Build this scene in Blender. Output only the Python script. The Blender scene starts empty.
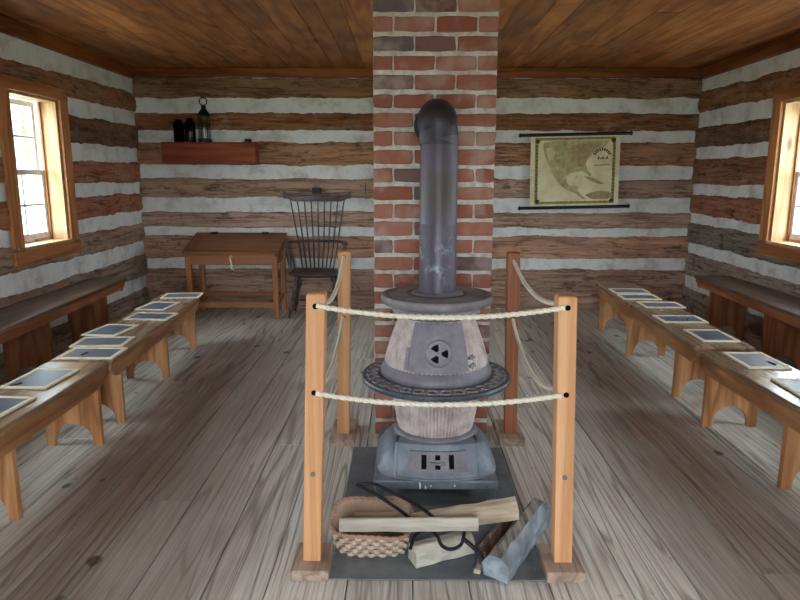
import bpy, bmesh, math, random
from math import sin, cos, pi, radians, sqrt, atan2, exp
from mathutils import Vector, Matrix, noise
random.seed(7)
SC = bpy.context.scene
COL = SC.collection
U = random.uniform

# ------------------------------------------------------------------ helpers
def lin(c):
    return tuple(((v/255)/12.92 if v/255 <= .04045 else ((v/255+.055)/1.055)**2.4) for v in c)
def rgba(c):
    return lin(c) + (1,)

class MB:
    """collects shapes and links them as ONE mesh object"""
    def __init__(s):
        s.v = []; s.f = []; s.m = []; s.sm = []; s.a = []
    def add(s, vs, fs, m=0, smooth=False, a=0.0):
        o = len(s.v)
        s.v += [tuple(p) for p in vs]
        s.a += ([a]*len(vs) if not isinstance(a, list) else a)
        for f in fs:
            s.f.append(tuple(i+o for i in f)); s.m.append(m); s.sm.append(smooth)
        return s
    def box(s, x0, x1, y0, y1, z0, z1, m=0, a=0.0, M=None):
        vs = [Vector((x, y, z)) for z in (z0, z1) for y in (y0, y1) for x in (x0, x1)]
        if M is not None: vs = [M @ p for p in vs]
        return s.add(vs, [(0,2,3,1),(4,5,7,6),(0,1,5,4),(2,6,7,3),(0,4,6,2),(1,3,7,5)], m, False, a)
    def bar(s, p0, p1, w, d, m=0, a=0.0, up=(0,0,1)):
        p0 = Vector(p0); p1 = Vector(p1); t = (p1-p0); L = t.length; t.normalize()
        u = Vector(up)
        if abs(t.dot(u)) > .95: u = Vector((0,1,0))
        x = t.cross(u).normalized(); y = x.cross(t)
        M = Matrix((x, y, t)).transposed().to_4x4(); M.translation = p0
        return s.box(-w/2, w/2, -d/2, d/2, 0, L, m, a, M)
    def tube(s, pts, r, n=10, m=0, closed=False, prof=None, smooth=True):
        pts = [Vector(p) for p in pts]; N = len(pts)
        rs = r if isinstance(r, (list, tuple)) else [r]*N
        vs = []; fs = []
        t0 = (pts[1]-pts[0]).normalized()
        ref = Vector((0,0,1)) if abs(t0.z) < .9 else Vector((1,0,0))
        nx = t0.cross(ref).normalized()
        for i in range(N):
            if closed: t = pts[(i+1) % N]-pts[i-1]
            else: t = pts[min(i+1, N-1)]-pts[max(i-1, 0)]
            t.normalize()
            nx = (nx - t*nx.dot(t)).normalized(); ny = t.cross(nx)
            for k in range(n):
                th = 2*pi*k/n
                q = rs[i]*(prof(i, th) if prof else 1)
                vs.append(pts[i]+nx*(cos(th)*q)+ny*(sin(th)*q))
        for i in range(N if closed else N-1):
            j = (i+1) % N
            for k in range(n):
                k2 = (k+1) % n
                fs.append((i*n+k, i*n+k2, j*n+k2, j*n+k))
        if not closed:
            fs.append(tuple(range(n-1, -1, -1))); fs.append(tuple((N-1)*n+k for k in range(n)))
        return s.add(vs, fs, m, smooth)
    def lathe(s, prof, c=(0,0,0), n=32, m=0, mod=None, cap=True, smooth=True, sq=None):
        """prof (r,z) from bottom to top"""
        vs = []; fs = []
        for i, (r, z) in enumerate(prof):
            for k in range(n):
                th = 2*pi*k/n; q = r*(mod(th, i) if mod else 1)
                if sq and sq[i]:
                    e = sq[i]; q = q/((abs(cos(th))**e+abs(sin(th))**e)**(1/e))
                vs.append((c[0]+q*cos(th), c[1]+q*sin(th), c[2]+z))
        for i in range(len(prof)-1):
            for k in range(n):
                k2 = (k+1) % n
                fs.append((i*n+k, i*n+k2, (i+1)*n+k2, (i+1)*n+k))
        if cap:
            fs.append(tuple(range(n-1, -1, -1))); fs.append(tuple((len(prof)-1)*n+k for k in range(n)))
        return s.add(vs, fs, m, smooth)
    def prism(s, poly, a0, a1, axis='Y', m=0, a=0.0, M=None, smooth=False):
        """2D polygon extruded; axis Y: poly=(x,z); X: poly=(y,z); Z: poly=(x,y)"""
        def P(p, t):
            q = {'Y': (p[0], t, p[1]), 'X': (t, p[0], p[1]), 'Z': (p[0], p[1], t)}[axis]
            return M @ Vector(q) if M is not None else q
        n = len(poly)
        vs = [P(p, a0) for p in poly]+[P(p, a1) for p in poly]
        fs = [tuple(range(n)), tuple(range(2*n-1, n-1, -1))]
        for i in range(n):
            j = (i+1) % n; fs.append((i, n+i, n+j, j))
        return s.add(vs, fs, m, smooth, a)
    def grid(s, fn, nu, nv, m=0, smooth=True, attr=None):
        vs = []; aa = []
        for i in range(nu+1):
            for j in range(nv+1):
                vs.append(fn(i/nu, j/nv)); aa.append(attr(i/nu, j/nv) if attr else 0.0)
        fs = [(i*(nv+1)+j, (i+1)*(nv+1)+j, (i+1)*(nv+1)+j+1, i*(nv+1)+j+1) for i in range(nu) for j in range(nv)]
        return s.add(vs, fs, m, smooth, aa)
    def build(s, name, mats, parent=None, loc=None, bevel=0, seg=2, color=None, fix=True):
        me = bpy.data.meshes.new(name)
        me.from_pydata(s.v, [], s.f)
        for mt in (mats if isinstance(mats, (list, tuple)) else [mats]): me.materials.append(mt)
        me.polygons.foreach_set('material_index', s.m)
        me.polygons.foreach_set('use_smooth', s.sm)
        at = me.attributes.new('rnd', 'FLOAT', 'POINT'); at.data.foreach_set('value', s.a)
        if fix:
            bm = bmesh.new(); bm.from_mesh(me)
            bmesh.ops.recalc_face_normals(bm, faces=bm.faces); bm.to_mesh(me); bm.free()
        me.update()
        if any(s.sm): me.set_sharp_from_angle(angle=radians(42))
        o = bpy.data.objects.new(name, me); COL.objects.link(o)
        if parent is not None: o.parent = parent
        if loc is not None: o.location = loc
        if color is not None: o.color = (color[0], color[1], color[2], 1)
        if bevel:
            b = o.modifiers.new('soft_edge', 'BEVEL'); b.width = bevel; b.segments = seg; b.limit_method = 'ANGLE'; b.angle_limit = radians(40)
        return o

def tag(o, label=None, cat=None, group=None, kind=None):
    if label: o['label'] = label
    if cat: o['category'] = cat
    if group: o['group'] = group
    if kind: o['kind'] = kind
    return o
def thing(name, label, cat, loc=(0,0,0), rz=0, group=None):
    o = bpy.data.objects.new(name, None); o.empty_display_size = .1; COL.objects.link(o)
    o.location = loc; o.rotation_euler = (0, 0, rz)
    return tag(o, label, cat, group)
def copy_tree(o, parent=None):
    c = o.copy(); COL.objects.link(c)
    if parent is not None: c.parent = parent
    for ch in list(o.children): copy_tree(ch, c)
    return c

# ------------------------------------------------------------------ materials
class NT:
    def __init__(s, name):
        s.mat = bpy.data.materials.new(name); s.mat.use_nodes = True
        s.t = s.mat.node_tree; s.t.nodes.clear()
        s.out = s.n('ShaderNodeOutputMaterial'); s.b = s.n('ShaderNodeBsdfPrincipled')
        s.l(s.b.outputs[0], s.out.inputs[0])
    def n(s, typ, **kw):
        nd = s.t.nodes.new(typ)
        for k, v in kw.items(): setattr(nd, k, v)
        return nd
    def l(s, a, b): s.t.links.new(a, b)
    def put(s, sock, v):
        if hasattr(v, 'is_output') or isinstance(v, bpy.types.NodeSocket): s.l(v, sock)
        else: sock.default_value = v
    def math(s, op, a, b=0.0, c=0.0, clamp=False):
        nd = s.n('ShaderNodeMath', operation=op, use_clamp=clamp)
        s.put(nd.inputs[0], a); s.put(nd.inputs[1], b); s.put(nd.inputs[2], c)
        return nd.outputs[0]
    def vmath(s, op, a, b=(0,0,0)):
        nd = s.n('ShaderNodeVectorMath', operation=op); s.put(nd.inputs[0], a); s.put(nd.inputs[1], b); return nd.outputs[0]
    def noise(s, vec, scale, detail=3, rough=.5, dist=0.0):
        nd = s.n('ShaderNodeTexNoise'); s.put(nd.inputs['Vector'], vec); s.put(nd.inputs['Scale'], scale)
        nd.inputs['Detail'].default_value = detail; nd.inputs['Roughness'].default_value = rough; nd.inputs['Distortion'].default_value = dist
        return nd.outputs[0]
    def ramp(s, fac, stops, interp='LINEAR'):
        nd = s.n('ShaderNodeValToRGB'); nd.color_ramp.interpolation = interp
        e = nd.color_ramp.elements
        while len(e) < len(stops): e.new(.5)
        for i, (p, c) in enumerate(stops):
            e[i].position = p; e[i].color = c if len(c) == 4 else (c[0], c[1], c[2], 1)
        s.put(nd.inputs[0], fac); return nd.outputs[0]
    def step(s, x, lo, hi):
        nd = s.n('ShaderNodeMapRange'); nd.interpolation_type = 'SMOOTHSTEP'
        s.put(nd.inputs[0], x); nd.inputs[1].default_value = lo; nd.inputs[2].default_value = hi
        return nd.outputs[0]
    def mix(s, f, a, b, mode='MIX'):
        nd = s.n('ShaderNodeMix', data_type='RGBA', blend_type=mode)
        s.put(nd.inputs[0], f); s.put(nd.inputs[6], a); s.put(nd.inputs[7], b); return nd.outputs[2]
    def coord(s): return s.n('ShaderNodeTexCoord').outputs['Object']
    def scale(s, vec, sc):
        nd = s.n('ShaderNodeMapping'); s.put(nd.inputs[0], vec); nd.inputs['Scale'].default_value = sc; return nd.outputs[0]
    def attr(s, name='rnd'):
        return s.n('ShaderNodeAttribute', attribute_name=name).outputs['Fac']
    def info(s, o): return s.n('ShaderNodeObjectInfo').outputs[o]
    def offs(s, vec, val, k=31.7):
        cb = s.n('ShaderNodeCombineXYZ'); v = s.math('MULTIPLY', val, k)
        for i in range(3): s.put(cb.inputs[i], v)
        return s.vmath('ADD', vec, cb.outputs[0])
    def bump(s, h, strength=.3, dist=.01):
        nd = s.n('ShaderNodeBump'); nd.inputs['Strength'].default_value = strength; nd.inputs['Distance'].default_value = dist
        s.put(nd.inputs['Height'], h); s.l(nd.outputs[0], s.b.inputs['Normal'])
    def fin(s, col, rough=.5, metal=0.0, spec=.5):
        s.put(s.b.inputs['Base Color'], col); s.put(s.b.inputs['Roughness'], rough)
        s.put(s.b.inputs['Metallic'], metal); s.b.inputs['Specular IOR Level'].default_value = spec
        return s.mat

def wood(name, axis, cols, s=9, stretch=14, rough=.5, spec=.4, fig=5, bump=.12, knots=0.0, blotch=.35, use_rnd=False, bdist=.004, rvar=.25):
    """sawn timber: growth-ring figure drawn out along one axis"""
    t = NT(name); v = t.coord()
    r = t.attr('rnd') if use_rnd else t.info('Random')
    v = t.offs(v, r)
    sc = [s, s, s]; sc['XYZ'.index(axis)] = s/stretch
    p = t.scale(v, sc)
    n0 = t.noise(p, 1.0, 2, .45, .35)
    rings = t.math('PINGPONG', t.math('MULTIPLY', n0, fig*2), 1.0)
    fsc = [s*14]*3; fsc['XYZ'.index(axis)] = s*.55
    fine = t.noise(t.scale(v, fsc), 1.0, 3, .6)
    f = t.math('ADD', t.math('MULTIPLY', rings, .55), t.math('MULTIPLY', fine, .5))
    c = t.ramp(f, [(.12, rgba(cols[0])), (.5, rgba(cols[1])), (.9, rgba(cols[2]))])
    bl = t.noise(v, 3.1, 3, .6)
    c = t.mix(t.math('MULTIPLY', t.step(bl, .45, .75), blotch), c, rgba(cols[0]))
    if use_rnd or rvar:
        k = t.math('ADD', 1-rvar/2, t.math('MULTIPLY', t.noise(t.offs(t.scale(v, (0,0,0)), r, 57.3), 1.0, 0), rvar)) if False else t.math('ADD', 1-rvar/2, t.math('MULTIPLY', t.math('FRACT', t.math('MULTIPLY', r, 13.37)), rvar))
        hs = t.n('ShaderNodeHueSaturation'); t.put(hs.inputs['Value'], k); t.put(hs.inputs['Color'], c); c = hs.outputs[0]
    if knots:
        ks = [2.4, 2.4, 2.4]; ks['XYZ'.index(axis)] = 1.1
        vo = t.n('ShaderNodeTexVoronoi'); t.put(vo.inputs['Vector'], t.scale(v, ks)); vo.inputs['Scale'].default_value = 1.6
        kd = t.math('SUBTRACT', 1.0, t.step(vo.outputs['Distance'], .05, .15))
        c = t.mix(t.math('MULTIPLY', kd, knots), c, rgba([x*.35 for x in cols[0]]))
    t.bump(f, bump, bdist)
    rr = t.math('ADD', rough-.08, t.math('MULTIPLY', bl, .16))
    return t.fin(c, rr, 0, spec)

def plain(name, col, rough=.5, metal=0.0, spec=.5, var=.12, scale=18, bump=0.0, col2=None, det=4):
    t = NT(name); v = t.offs(t.coord(), t.info('Random'))
    n = t.noise(v, scale, det, .6)
    c2 = col2 if col2 else [min(255, x*(1+var)) for x in col]
    c = t.ramp(n, [(.32, rgba([x*(1-var) for x in col])), (.68, rgba(c2))])
    if bump: t.bump(n, bump, .004)
    return t.fin(c, rough, metal, spec)

M = {}
# floor: weathered boards, growth rings as nested contours, dark stains and brown aisle bands
def floor_mat():
    t = NT('weathered_floor_boards'); v0 = t.coord(); r = t.attr()
    v = t.offs(v0, r, 23.1)
    n0 = t.noise(t.scale(v, (8.5, .42, 1)), 1.0, 1.5, .4, .35)
    q = t.math('MULTIPLY', n0, 17)
    ring = t.math('PINGPONG', q, 1.0)
    ringl = t.math('SUBTRACT', 1.0, t.step(ring, .0, .38))
    fine = t.noise(t.scale(v, (95, 2.2, 1)), 1.0, 3, .65)
    mid = t.noise(t.scale(v, (22, .8, 1)), 1.0, 3, .6)
    amp = t.step(t.noise(t.scale(v, (2.2, .45, 1)), 1.0, 1), .38, .58)
    g = t.math('MULTIPLY', ringl, t.math('ADD', .25, t.math('MULTIPLY', amp, .75)))
    c = t.ramp(fine, [(.3, rgba((166,158,149))), (.55, rgba((200,194,185))), (.8, rgba((216,211,203)))])
    c = t.mix(t.math('MULTIPLY', t.step(mid, .5, .7), .24), c, rgba((160,149,138)))
    c = t.mix(t.math('MULTIPLY', g, .62), c, rgba((112,100,90)))
    ckn = t.noise(t.scale(v, (24, .42, 1)), 1.0, 2, .5)
    ck = t.math('SUBTRACT', 1.0, t.step(t.math('ABSOLUTE', t.math('SUBTRACT', ckn, .5)), .0, .02))
    c = t.mix(t.math('MULTIPLY', ck, t.math('MULTIPLY', t.step(mid, .4, .6), .6)), c, rgba((92,80,70)))
    hs = t.n('ShaderNodeHueSaturation'); t.put(hs.inputs['Value'], t.math('ADD', .86, t.math('MULTIPLY', r, .24))); t.put(hs.inputs['Color'], c); c = hs.outputs[0]
    # darker brown bands along the two aisles, fading towards the back wall
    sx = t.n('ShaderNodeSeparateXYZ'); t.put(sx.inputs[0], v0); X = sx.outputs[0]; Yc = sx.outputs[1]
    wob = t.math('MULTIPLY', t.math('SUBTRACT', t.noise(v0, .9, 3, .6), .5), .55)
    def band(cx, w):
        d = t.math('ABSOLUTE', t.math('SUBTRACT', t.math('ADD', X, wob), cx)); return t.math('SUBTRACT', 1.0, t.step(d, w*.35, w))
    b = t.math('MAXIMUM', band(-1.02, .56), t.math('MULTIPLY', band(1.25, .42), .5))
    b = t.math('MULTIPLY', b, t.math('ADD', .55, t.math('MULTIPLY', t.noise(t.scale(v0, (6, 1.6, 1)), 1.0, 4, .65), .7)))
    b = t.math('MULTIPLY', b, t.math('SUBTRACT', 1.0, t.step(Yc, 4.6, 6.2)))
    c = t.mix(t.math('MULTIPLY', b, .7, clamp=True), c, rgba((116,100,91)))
    # dark spots, knots and stains
    vo = t.n('ShaderNodeTexVoronoi'); t.put(vo.inputs['Vector'], t.scale(t.vmath('ADD', v0, (3.3, 1.7, 0)), (3.8, 2.6, 0))); vo.inputs['Scale'].default_value = 1.0
    dd = t.math('ADD', vo.outputs['Distance'], t.math('MULTIPLY', t.math('SUBTRACT', t.noise(t.scale(v0, (30, 16, 1)), 1.0, 3), .5), .16))
    sp = t.math('SUBTRACT', 1.0, t.step(dd, .055, .12))
    c = t.mix(t.math('MULTIPLY', sp, .75), c, rgba((62,46,38)))
    st = t.step(t.noise(t.scale(v0, (9, 5, 1)), 1.0, 5, .7), .64, .74)
    c = t.mix(t.math('MULTIPLY', st, .55), c, rgba((82,68,58)))
    h = t.math('SUBTRACT', t.math('ADD', fine, t.math('MULTIPLY', mid, .6)), t.math('MULTIPLY', g, .8))
    t.bump(h, .35, .004)
    return t.fin(c, .72, 0, .25)
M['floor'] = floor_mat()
M['ceiling'] = wood('amber_pine_boards', 'Y', [(112,60,30),(172,106,56),(196,136,82)], 7, 10, .42, .35, 4, .1, .8, .5, True, rvar=.5)
M['plate'] = wood('orange_brown_plate_log', 'X', [(80,40,18),(128,68,30),(150,88,44)], 8, 12, .6, .3, 4, .3, .3)
M['plate_y'] = wood('orange_brown_plate_log_long', 'Y', [(80,40,18),(128,68,30),(150,88,44)], 8, 12, .6, .3, 4, .3, .3)

def chink_mat():
    t = NT('lime_chinking'); v = t.coord()
    n = t.noise(v, 5, 6, .7); n2 = t.noise(v, 60, 4, .6)
    c = t.ramp(n, [(.3, rgba((184,179,171))), (.5, rgba((220,221,219))), (.8, rgba((232,234,234)))])
    c = t.mix(t.math('MULTIPLY', t.step(n2, .55, .75), .25), c, rgba((150,140,128)))
    t.bump(t.math('ADD', n, t.math('MULTIPLY', n2, .3)), .5, .02)
    return t.fin(c, .92, 0, .15)
M['chink'] = chink_mat()

def log_mat(axis):
    t = NT('hewn_log_'+('across' if axis == 'X' else 'along')); v = t.offs(t.coord(), t.info('Random'), 41.3)
    def S(a, b):
        q = [b]*3; q['XYZ'.index(axis)] = a; return q
    big = t.noise(t.scale(v, S(1.3, 7)), 1.0, 5, .65, .5)
    gr = t.noise(t.scale(v, S(3.5, 60)), 1.0, 5, .7)
    blot = t.noise(t.scale(v, S(3.4, 6)), 1.0, 6, .72, .7)
    ck = t.noise(t.scale(v, S(1.1, 22)), 1.0, 3, .6, .4)
    ckl = t.math('SUBTRACT', 1.0, t.step(t.math('ABSOLUTE', t.math('SUBTRACT', ck, .5)), .0, .022))
    tint = t.info('Color')
    f = t.math('ADD', t.math('MULTIPLY', big, .7), t.math('MULTIPLY', gr, .5))
    k = t.ramp(f, [(.34, (.5,.46,.43)), (.56, (1.5,1.42,1.36)), (.82, (2.4,2.35,2.3))])
    c = t.mix(1.0, tint, k, 'MULTIPLY')
    c = t.mix(t.math('MULTIPLY', t.step(blot, .5, .66), .42), c, rgba((170,152,136)))       # grey weathering
    c = t.mix(t.math('MULTIPLY', t.step(t.noise(t.scale(v, S(1.6, 5)), 1.0, 5, .7, .6), .5, .68), .5), c, rgba((146,92,56)))
    c = t.mix(t.math('MULTIPLY', t.step(t.noise(t.scale(v, S(9, 34)), 1.0, 5, .75), .6, .72), .4), c, rgba((196,190,182)))
    c = t.mix(t.math('MULTIPLY', t.step(t.noise(t.scale(v, S(5, 12)), 1.0, 5, .7), .54, .68), .65), c, rgba((54,38,30)))
    c = t.mix(t.math('MULTIPLY', ckl, .5), c, rgba((40,30,25)))
    h = t.math('SUBTRACT', t.math('ADD', t.math('MULTIPLY', big, 1.2), t.math('MULTIPLY', gr, .5)), ckl)
    t.bump(h, .7, .02)
    return t.fin(c, .85, 0, .2)
M['logX'] = log_mat('X'); M['logY'] = log_mat('Y')

def brick_mat():
    t = NT('old_red_brick'); v = t.coord(); r = t.attr()
    n = t.noise(v, 28, 5, .7); n2 = t.noise(v, 7, 3, .6)
    base = t.ramp(r, [(0, rgba((104,70,64))), (.14, rgba((94,88,90))), (.26, rgba((134,80,66))), (.6, rgba((146,90,74))), (1, rgba((156,106,90)))])
    c = t.mix(t.math('MULTIPLY', t.step(n, .4, .75), .4), base, rgba((104,58,50)))
    c = t.mix(t.math('MULTIPLY', t.step(n2, .46, .7), .5), c, rgba((176,156,146)))
    t.bump(n, .5, .008)
    return t.fin(c, .88, 0, .2)
def mortar_mat():
    t = NT('pale_brick_mortar'); v = t.coord()
    n = t.noise(v, 22, 5, .7); n2 = t.noise(v, 3, 2)
    c = t.ramp(n, [(.3, rgba((154,144,132))), (.6, rgba((198,192,184))), (.8, rgba((218,217,212)))])
    c = t.mix(t.math('MULTIPLY', t.step(n2, .45, .7), .35), c, rgba((168,138,116)))
    t.bump(n, .6, .01)
    return t.fin(c, .92, 0, .15)
M['brick'] = brick_mat(); M['mortar'] = mortar_mat()

def iron(name, cols, rough=.55, metal=.35, sc=9, bump=.12, rust=0.0):
    t = NT(name); v = t.coord(); n = t.noise(v, sc, 6, .68); n2 = t.noise(v, 130, 3, .6)
    c = t.ramp(n, [(.3, rgba(cols[0])), (.52, rgba(cols[1])), (.75, rgba(cols[2]))])
    c = t.mix(t.math('MULTIPLY', t.step(n2, .5, .8), .3), c, rgba([x*.7 for x in cols[0]]))
    if rust: c = t.mix(t.math('MULTIPLY', t.step(t.noise(v, 5, 5, .7), .55, .7), rust), c, rgba((134,104,88)))
    t.bump(t.math('ADD', n2, n), bump, .003)
    return t.fin(c, rough, metal, .4)
M['iron_top'] = iron('grey_cast_iron', [(98,94,98),(124,120,124),(152,146,146)], .55, .25, rust=.3)
M['iron_door'] = iron('purplish_grey_iron', [(104,98,106),(122,116,124),(142,136,142)], .55, .25)
M['iron_pot'] = iron('pale_burnt_iron', [(146,130,126),(182,166,162),(204,192,188)], .75, .05, 14, .2, .15)
M['iron_base'] = iron('blue_grey_cast_iron', [(92,99,110),(116,124,134),(142,148,156)], .48, .25, 7, rust=.1)
M['iron_ring'] = iron('blackened_iron_rim', [(62,70,78),(86,94,102),(112,116,122)], .42, .4)
M['iron_black'] = iron('black_wrought_iron', [(26,26,28),(38,38,42),(58,58,62)], .5, .5)
M['gap_shade'] = plain('black_gap_shade', (12,12,13), .9, 0, .1)  # flat black standing in for the shade inside holes and gaps
def pipe_mat():
    t = NT('blued_stovepipe_steel'); v = t.coord()
    n = t.noise(t.scale(v, (14, 14, 4)), 1.0, 5, .65); sx = t.n('ShaderNodeSeparateXYZ'); t.put(sx.inputs[0], v)
    c = t.ramp(n, [(.3, rgba((70,64,72))), (.55, rgba((92,84,96))), (.8, rgba((108,104,116)))])
    z = t.math('ADD', sx.outputs[2], t.math('MULTIPLY', n, .12))
    brown = t.math('MULTIPLY', t.step(z, .38, .46), t.math('SUBTRACT', 1.0, t.step(z, .56, .62)))
    c = t.mix(t.math('MULTIPLY', brown, .7), c, rgba((84,76,68)))
    pale = t.math('MULTIPLY', t.step(t.noise(v, 17, 5, .7), .52, .68), t.math('SUBTRACT', 1.0, t.step(t.math('ABSOLUTE', t.math('SUBTRACT', z, .22)), .03, .15)))
    c = t.mix(t.math('MULTIPLY', pale, .75), c, rgba((148,156,166)))
    return t.fin(c, .45, .45, .5)
M['pipe'] = pipe_mat()
M['elbow'] = iron('dark_elbow_steel', [(40,38,44),(56,52,58),(80,76,82)], .5, .4)

M['post'] = wood('orange_fir_post', 'Z', [(180,124,82),(202,146,102),(216,166,124)], 30, 60, .5, .35, 2.2, .05, 0, .15, rvar=.06)
M['post_dark'] = wood('brown_fir_post', 'Z', [(124,70,42),(150,90,58),(168,108,74)], 30, 60, .5, .35, 2.2, .05, 0, .15, rvar=.04)
M['post_base'] = wood('stained_base_block', 'Y', [(120,98,84),(164,138,122),(184,160,144)], 16, 9, .7, .25, 4, .12, 0, .5)
def rope_mat():
    t = NT('twisted_sisal_rope'); v = t.coord(); n = t.noise(v, 240, 3, .7)
    c = t.ramp(n, [(.3, rgba((186,172,148))), (.6, rgba((228,220,204))), (.8, rgba((242,238,228)))])
    t.bump(n, .5, .002); return t.fin(c, .85, 0, .2)
M['rope'] = rope_mat()
M['bench_old'] = wood('golden_brown_bench', 'Y', [(118,76,46),(162,110,70),(188,138,94)], 10, 12, .42, .4, 4, .08, .5, .4)
M['bench_top'] = wood('worn_bench_top', 'Y', [(98,74,54),(130,102,78),(156,130,106)], 10, 16, .25, .7, 4, .08, .4, .4)
M['bench_leg'] = wood('golden_brown_bench_leg', 'Z', [(128,82,50),(178,124,80),(206,154,108)], 9, 9, .48, .35, 4, .08, .3, .3)
M['bench_dark'] = wood('red_brown_wall_bench', 'Y', [(98,56,32),(144,88,52),(168,110,70)], 10, 12, .45, .4, 4, .08, .4, .4)
M['bench_dark_leg'] = wood('red_brown_wall_bench_leg', 'Z', [(92,50,28),(132,78,46),(152,96,60)], 9, 9, .5, .35, 4, .08, .3, .4)
M['bench_dark_top'] = wood('dark_wall_bench_top', 'Y', [(70,48,36),(98,72,56),(122,96,78)], 10, 16, .4, .45, 4, .08, .3, .4)
M['casing'] = wood('honey_pine_casing', 'Z', [(140,84,44),(178,116,68),(200,142,92)], 10, 12, .5, .35, 4, .06, .6, .3)
M['casing_y'] = wood('honey_pine_casing_flat', 'Y', [(128,74,38),(164,104,60),(188,130,82)], 10, 12, .5, .35, 4, .06, .6, .3)
M['jamb'] = wood('pale_pine_jamb', 'Z', [(158,118,82),(188,148,108),(204,172,134)], 8, 12, .5, .35, 4, .05, .7, .2)
M['sash'] = plain('white_sash_paint', (226,228,226), .5, 0, .4, .06)
M['desk'] = wood('cherry_brown_desk', 'X', [(98,58,32),(140,88,54),(160,106,70)], 9, 14, .42, .4, 3, .06, 0, .3)
M['desk_leg'] = wood('cherry_brown_desk_leg', 'Z', [(112,64,36),(160,102,62),(184,126,82)], 12, 14, .45, .4, 3, .06, 0, .25)
M['chair'] = plain('dark_mahogany_paint', (66,50,50), .38, 0, .5, .25, 12)
M['shelf'] = wood('red_brown_shelf', 'X', [(98,40,18),(130,58,28),(146,72,38)], 9, 14, .55, .3, 3, .06, 0, .3)
M['slate_frame'] = wood('pale_slate_frame', 'Y', [(206,190,160),(226,212,184),(236,226,204)], 20, 12, .6, .3, 3, .03, 0, .15, rvar=.1)
M['slate'] = plain('blue_black_slate', (80,96,118), .36, 0, .6, .12, 8, 0, (100,117,140))
M['chalk'] = plain('grey_slate_pencil', (48,48,52), .6)
M['pad'] = None
def pad_mat():
    t = NT('grey_hearth_sheet'); v = t.coord(); n = t.noise(v, 6, 6, .7); n2 = t.noise(v, 45, 4, .7)
    c = t.ramp(n, [(.3, rgba((82,88,92))), (.6, rgba((112,118,122))), (.8, rgba((138,142,144)))])
    fl = t.step(n2, .66, .72); c = t.mix(t.math('MULTIPLY', fl, .6), c, rgba((176,180,180)))
    t.bump(n2, .1, .003); return t.fin(c, .55, .1, .4)
M['pad'] = pad_mat()
def split_mat(name, cols, axis='X', sc=26):
    return wood(name, axis, cols, sc, 16, .85, .15, 1.6, .5, 0, .55, bdist=.006)
M['split_pale'] = split_mat('dry_split_wood', [(150,140,128),(182,174,160),(204,196,184)])
M['split_tan'] = split_mat('tan_split_wood', [(136,118,98),(172,154,132),(196,182,162)])
M['split_grey'] = split_mat('blue_grey_weathered_wood', [(112,119,126),(142,150,158),(168,176,182)], 'Y')
M['bark'] = split_mat('rough_bark', [(78,70,64),(136,126,118),(192,184,174)], 'Y', 44)
M['bark_x'] = split_mat('rough_bark_short', [(66,54,48),(104,90,80),(146,136,124)], 'X', 40)
M['brown_log'] = split_mat('dark_brown_log', [(58,42,32),(94,70,56),(124,100,84)], 'Y', 30)
def basket_mat():
    t = NT('woven_splint'); v = t.coord(); r = t.attr(); n = t.noise(v, 70, 4, .7)
    c = t.mix(r, rgba((160,124,104)), rgba((204,188,168)))
    c = t.mix(t.math('MULTIPLY', t.step(n, .5, .75), .55), c, rgba((122,92,76)))
    t.bump(n, .4, .004); return t.fin(c, .8, 0, .2)
M['basket'] = basket_mat()
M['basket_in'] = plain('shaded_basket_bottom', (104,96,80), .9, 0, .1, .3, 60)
M['brass'] = plain('tarnished_brass', (186,158,96), .4, .7)
M['string'] = plain('white_cotton_string', (228,226,216), .9)
M['steel'] = plain('dull_steel_screw', (120,116,112), .45, .7)
M['map_rod'] = plain('black_lacquer_rod', (20,20,22), .4)
M['white'] = plain('chalk_white', (226,216,206), .8)
M['darkbox'] = plain('dark_box', (38,32,30), .6)
def glass_mat(name, col, rough=.05, tr=.75):
    t = NT(name)
    g = t.n('ShaderNodeBsdfGlossy'); g.inputs['Roughness'].default_value = rough
    tp = t.n('ShaderNodeBsdfTransparent'); tp.inputs[0].default_value = (*col, 1)
    lw = t.n('ShaderNodeFresnel'); lw.inputs[0].default_value = 1.5
    mx = t.n('ShaderNodeMixShader'); bf = t.n('ShaderNodeNewGeometry'); t.l(t.math('MULTIPLY', lw.outputs[0], t.math('SUBTRACT', 1.0, bf.outputs['Backfacing'])), mx.inputs[0]); t.l(tp.outputs[0], mx.inputs[1]); t.l(g.outputs[0], mx.inputs[2])
    t.l(mx.outputs[0], t.out.inputs[0]); return t.mat
M['pane'] = glass_mat('window_glass', (.97,.985,.985))
M['clear'] = glass_mat('clear_lantern_glass', (.78,.84,.84))
M['jar'] = glass_mat('dark_bottle_glass', (.22,.16,.12))
M['tin'] = plain('dark_tin', (40,36,34), .4, .5)

# ------------------------------------------------------------------ room shell
XL, XR, YB, YF, ZC = -2.67, 2.87, 6.62, -1.35, 2.38
def boards(mb, x0, x1, y0, y1, z0, z1, wmin, wmax, gap, joints):
    x = x0
    while x < x1:
        w = min(U(wmin, wmax), x1-x+.001)
        cuts = [y0]
        if joints:
            y = y0+U(1.2, 3.6)
            while y < y1-.8: cuts.append(y); y += U(2.4, 4.2)
        cuts.append(y1)
        for a, b in zip(cuts, cuts[1:]):
            dz = U(-.0015, .0015)
            mb.box(x+gap/2, x+w-gap/2, a+.001, b-.001, z0, z1+dz if z0 < 0 else z1, 0, random.random())
        x += w
m = MB(); boards(m, XL-.3, XR+.3, YF-.1, YB+.15, -.03, 0, .19, .27, .004, True)
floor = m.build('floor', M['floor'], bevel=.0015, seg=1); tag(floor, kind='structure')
m = MB(); m.box(XL-.3, XR+.3, YF-.1, YB+.15, -.10, -.031)
sub = m.build('dark_subfloor', M['gap_shade']); tag(sub, kind='structure')  # black subfloor sheet that keeps the board gaps dark
m = MB(); x = XL-.3
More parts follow.
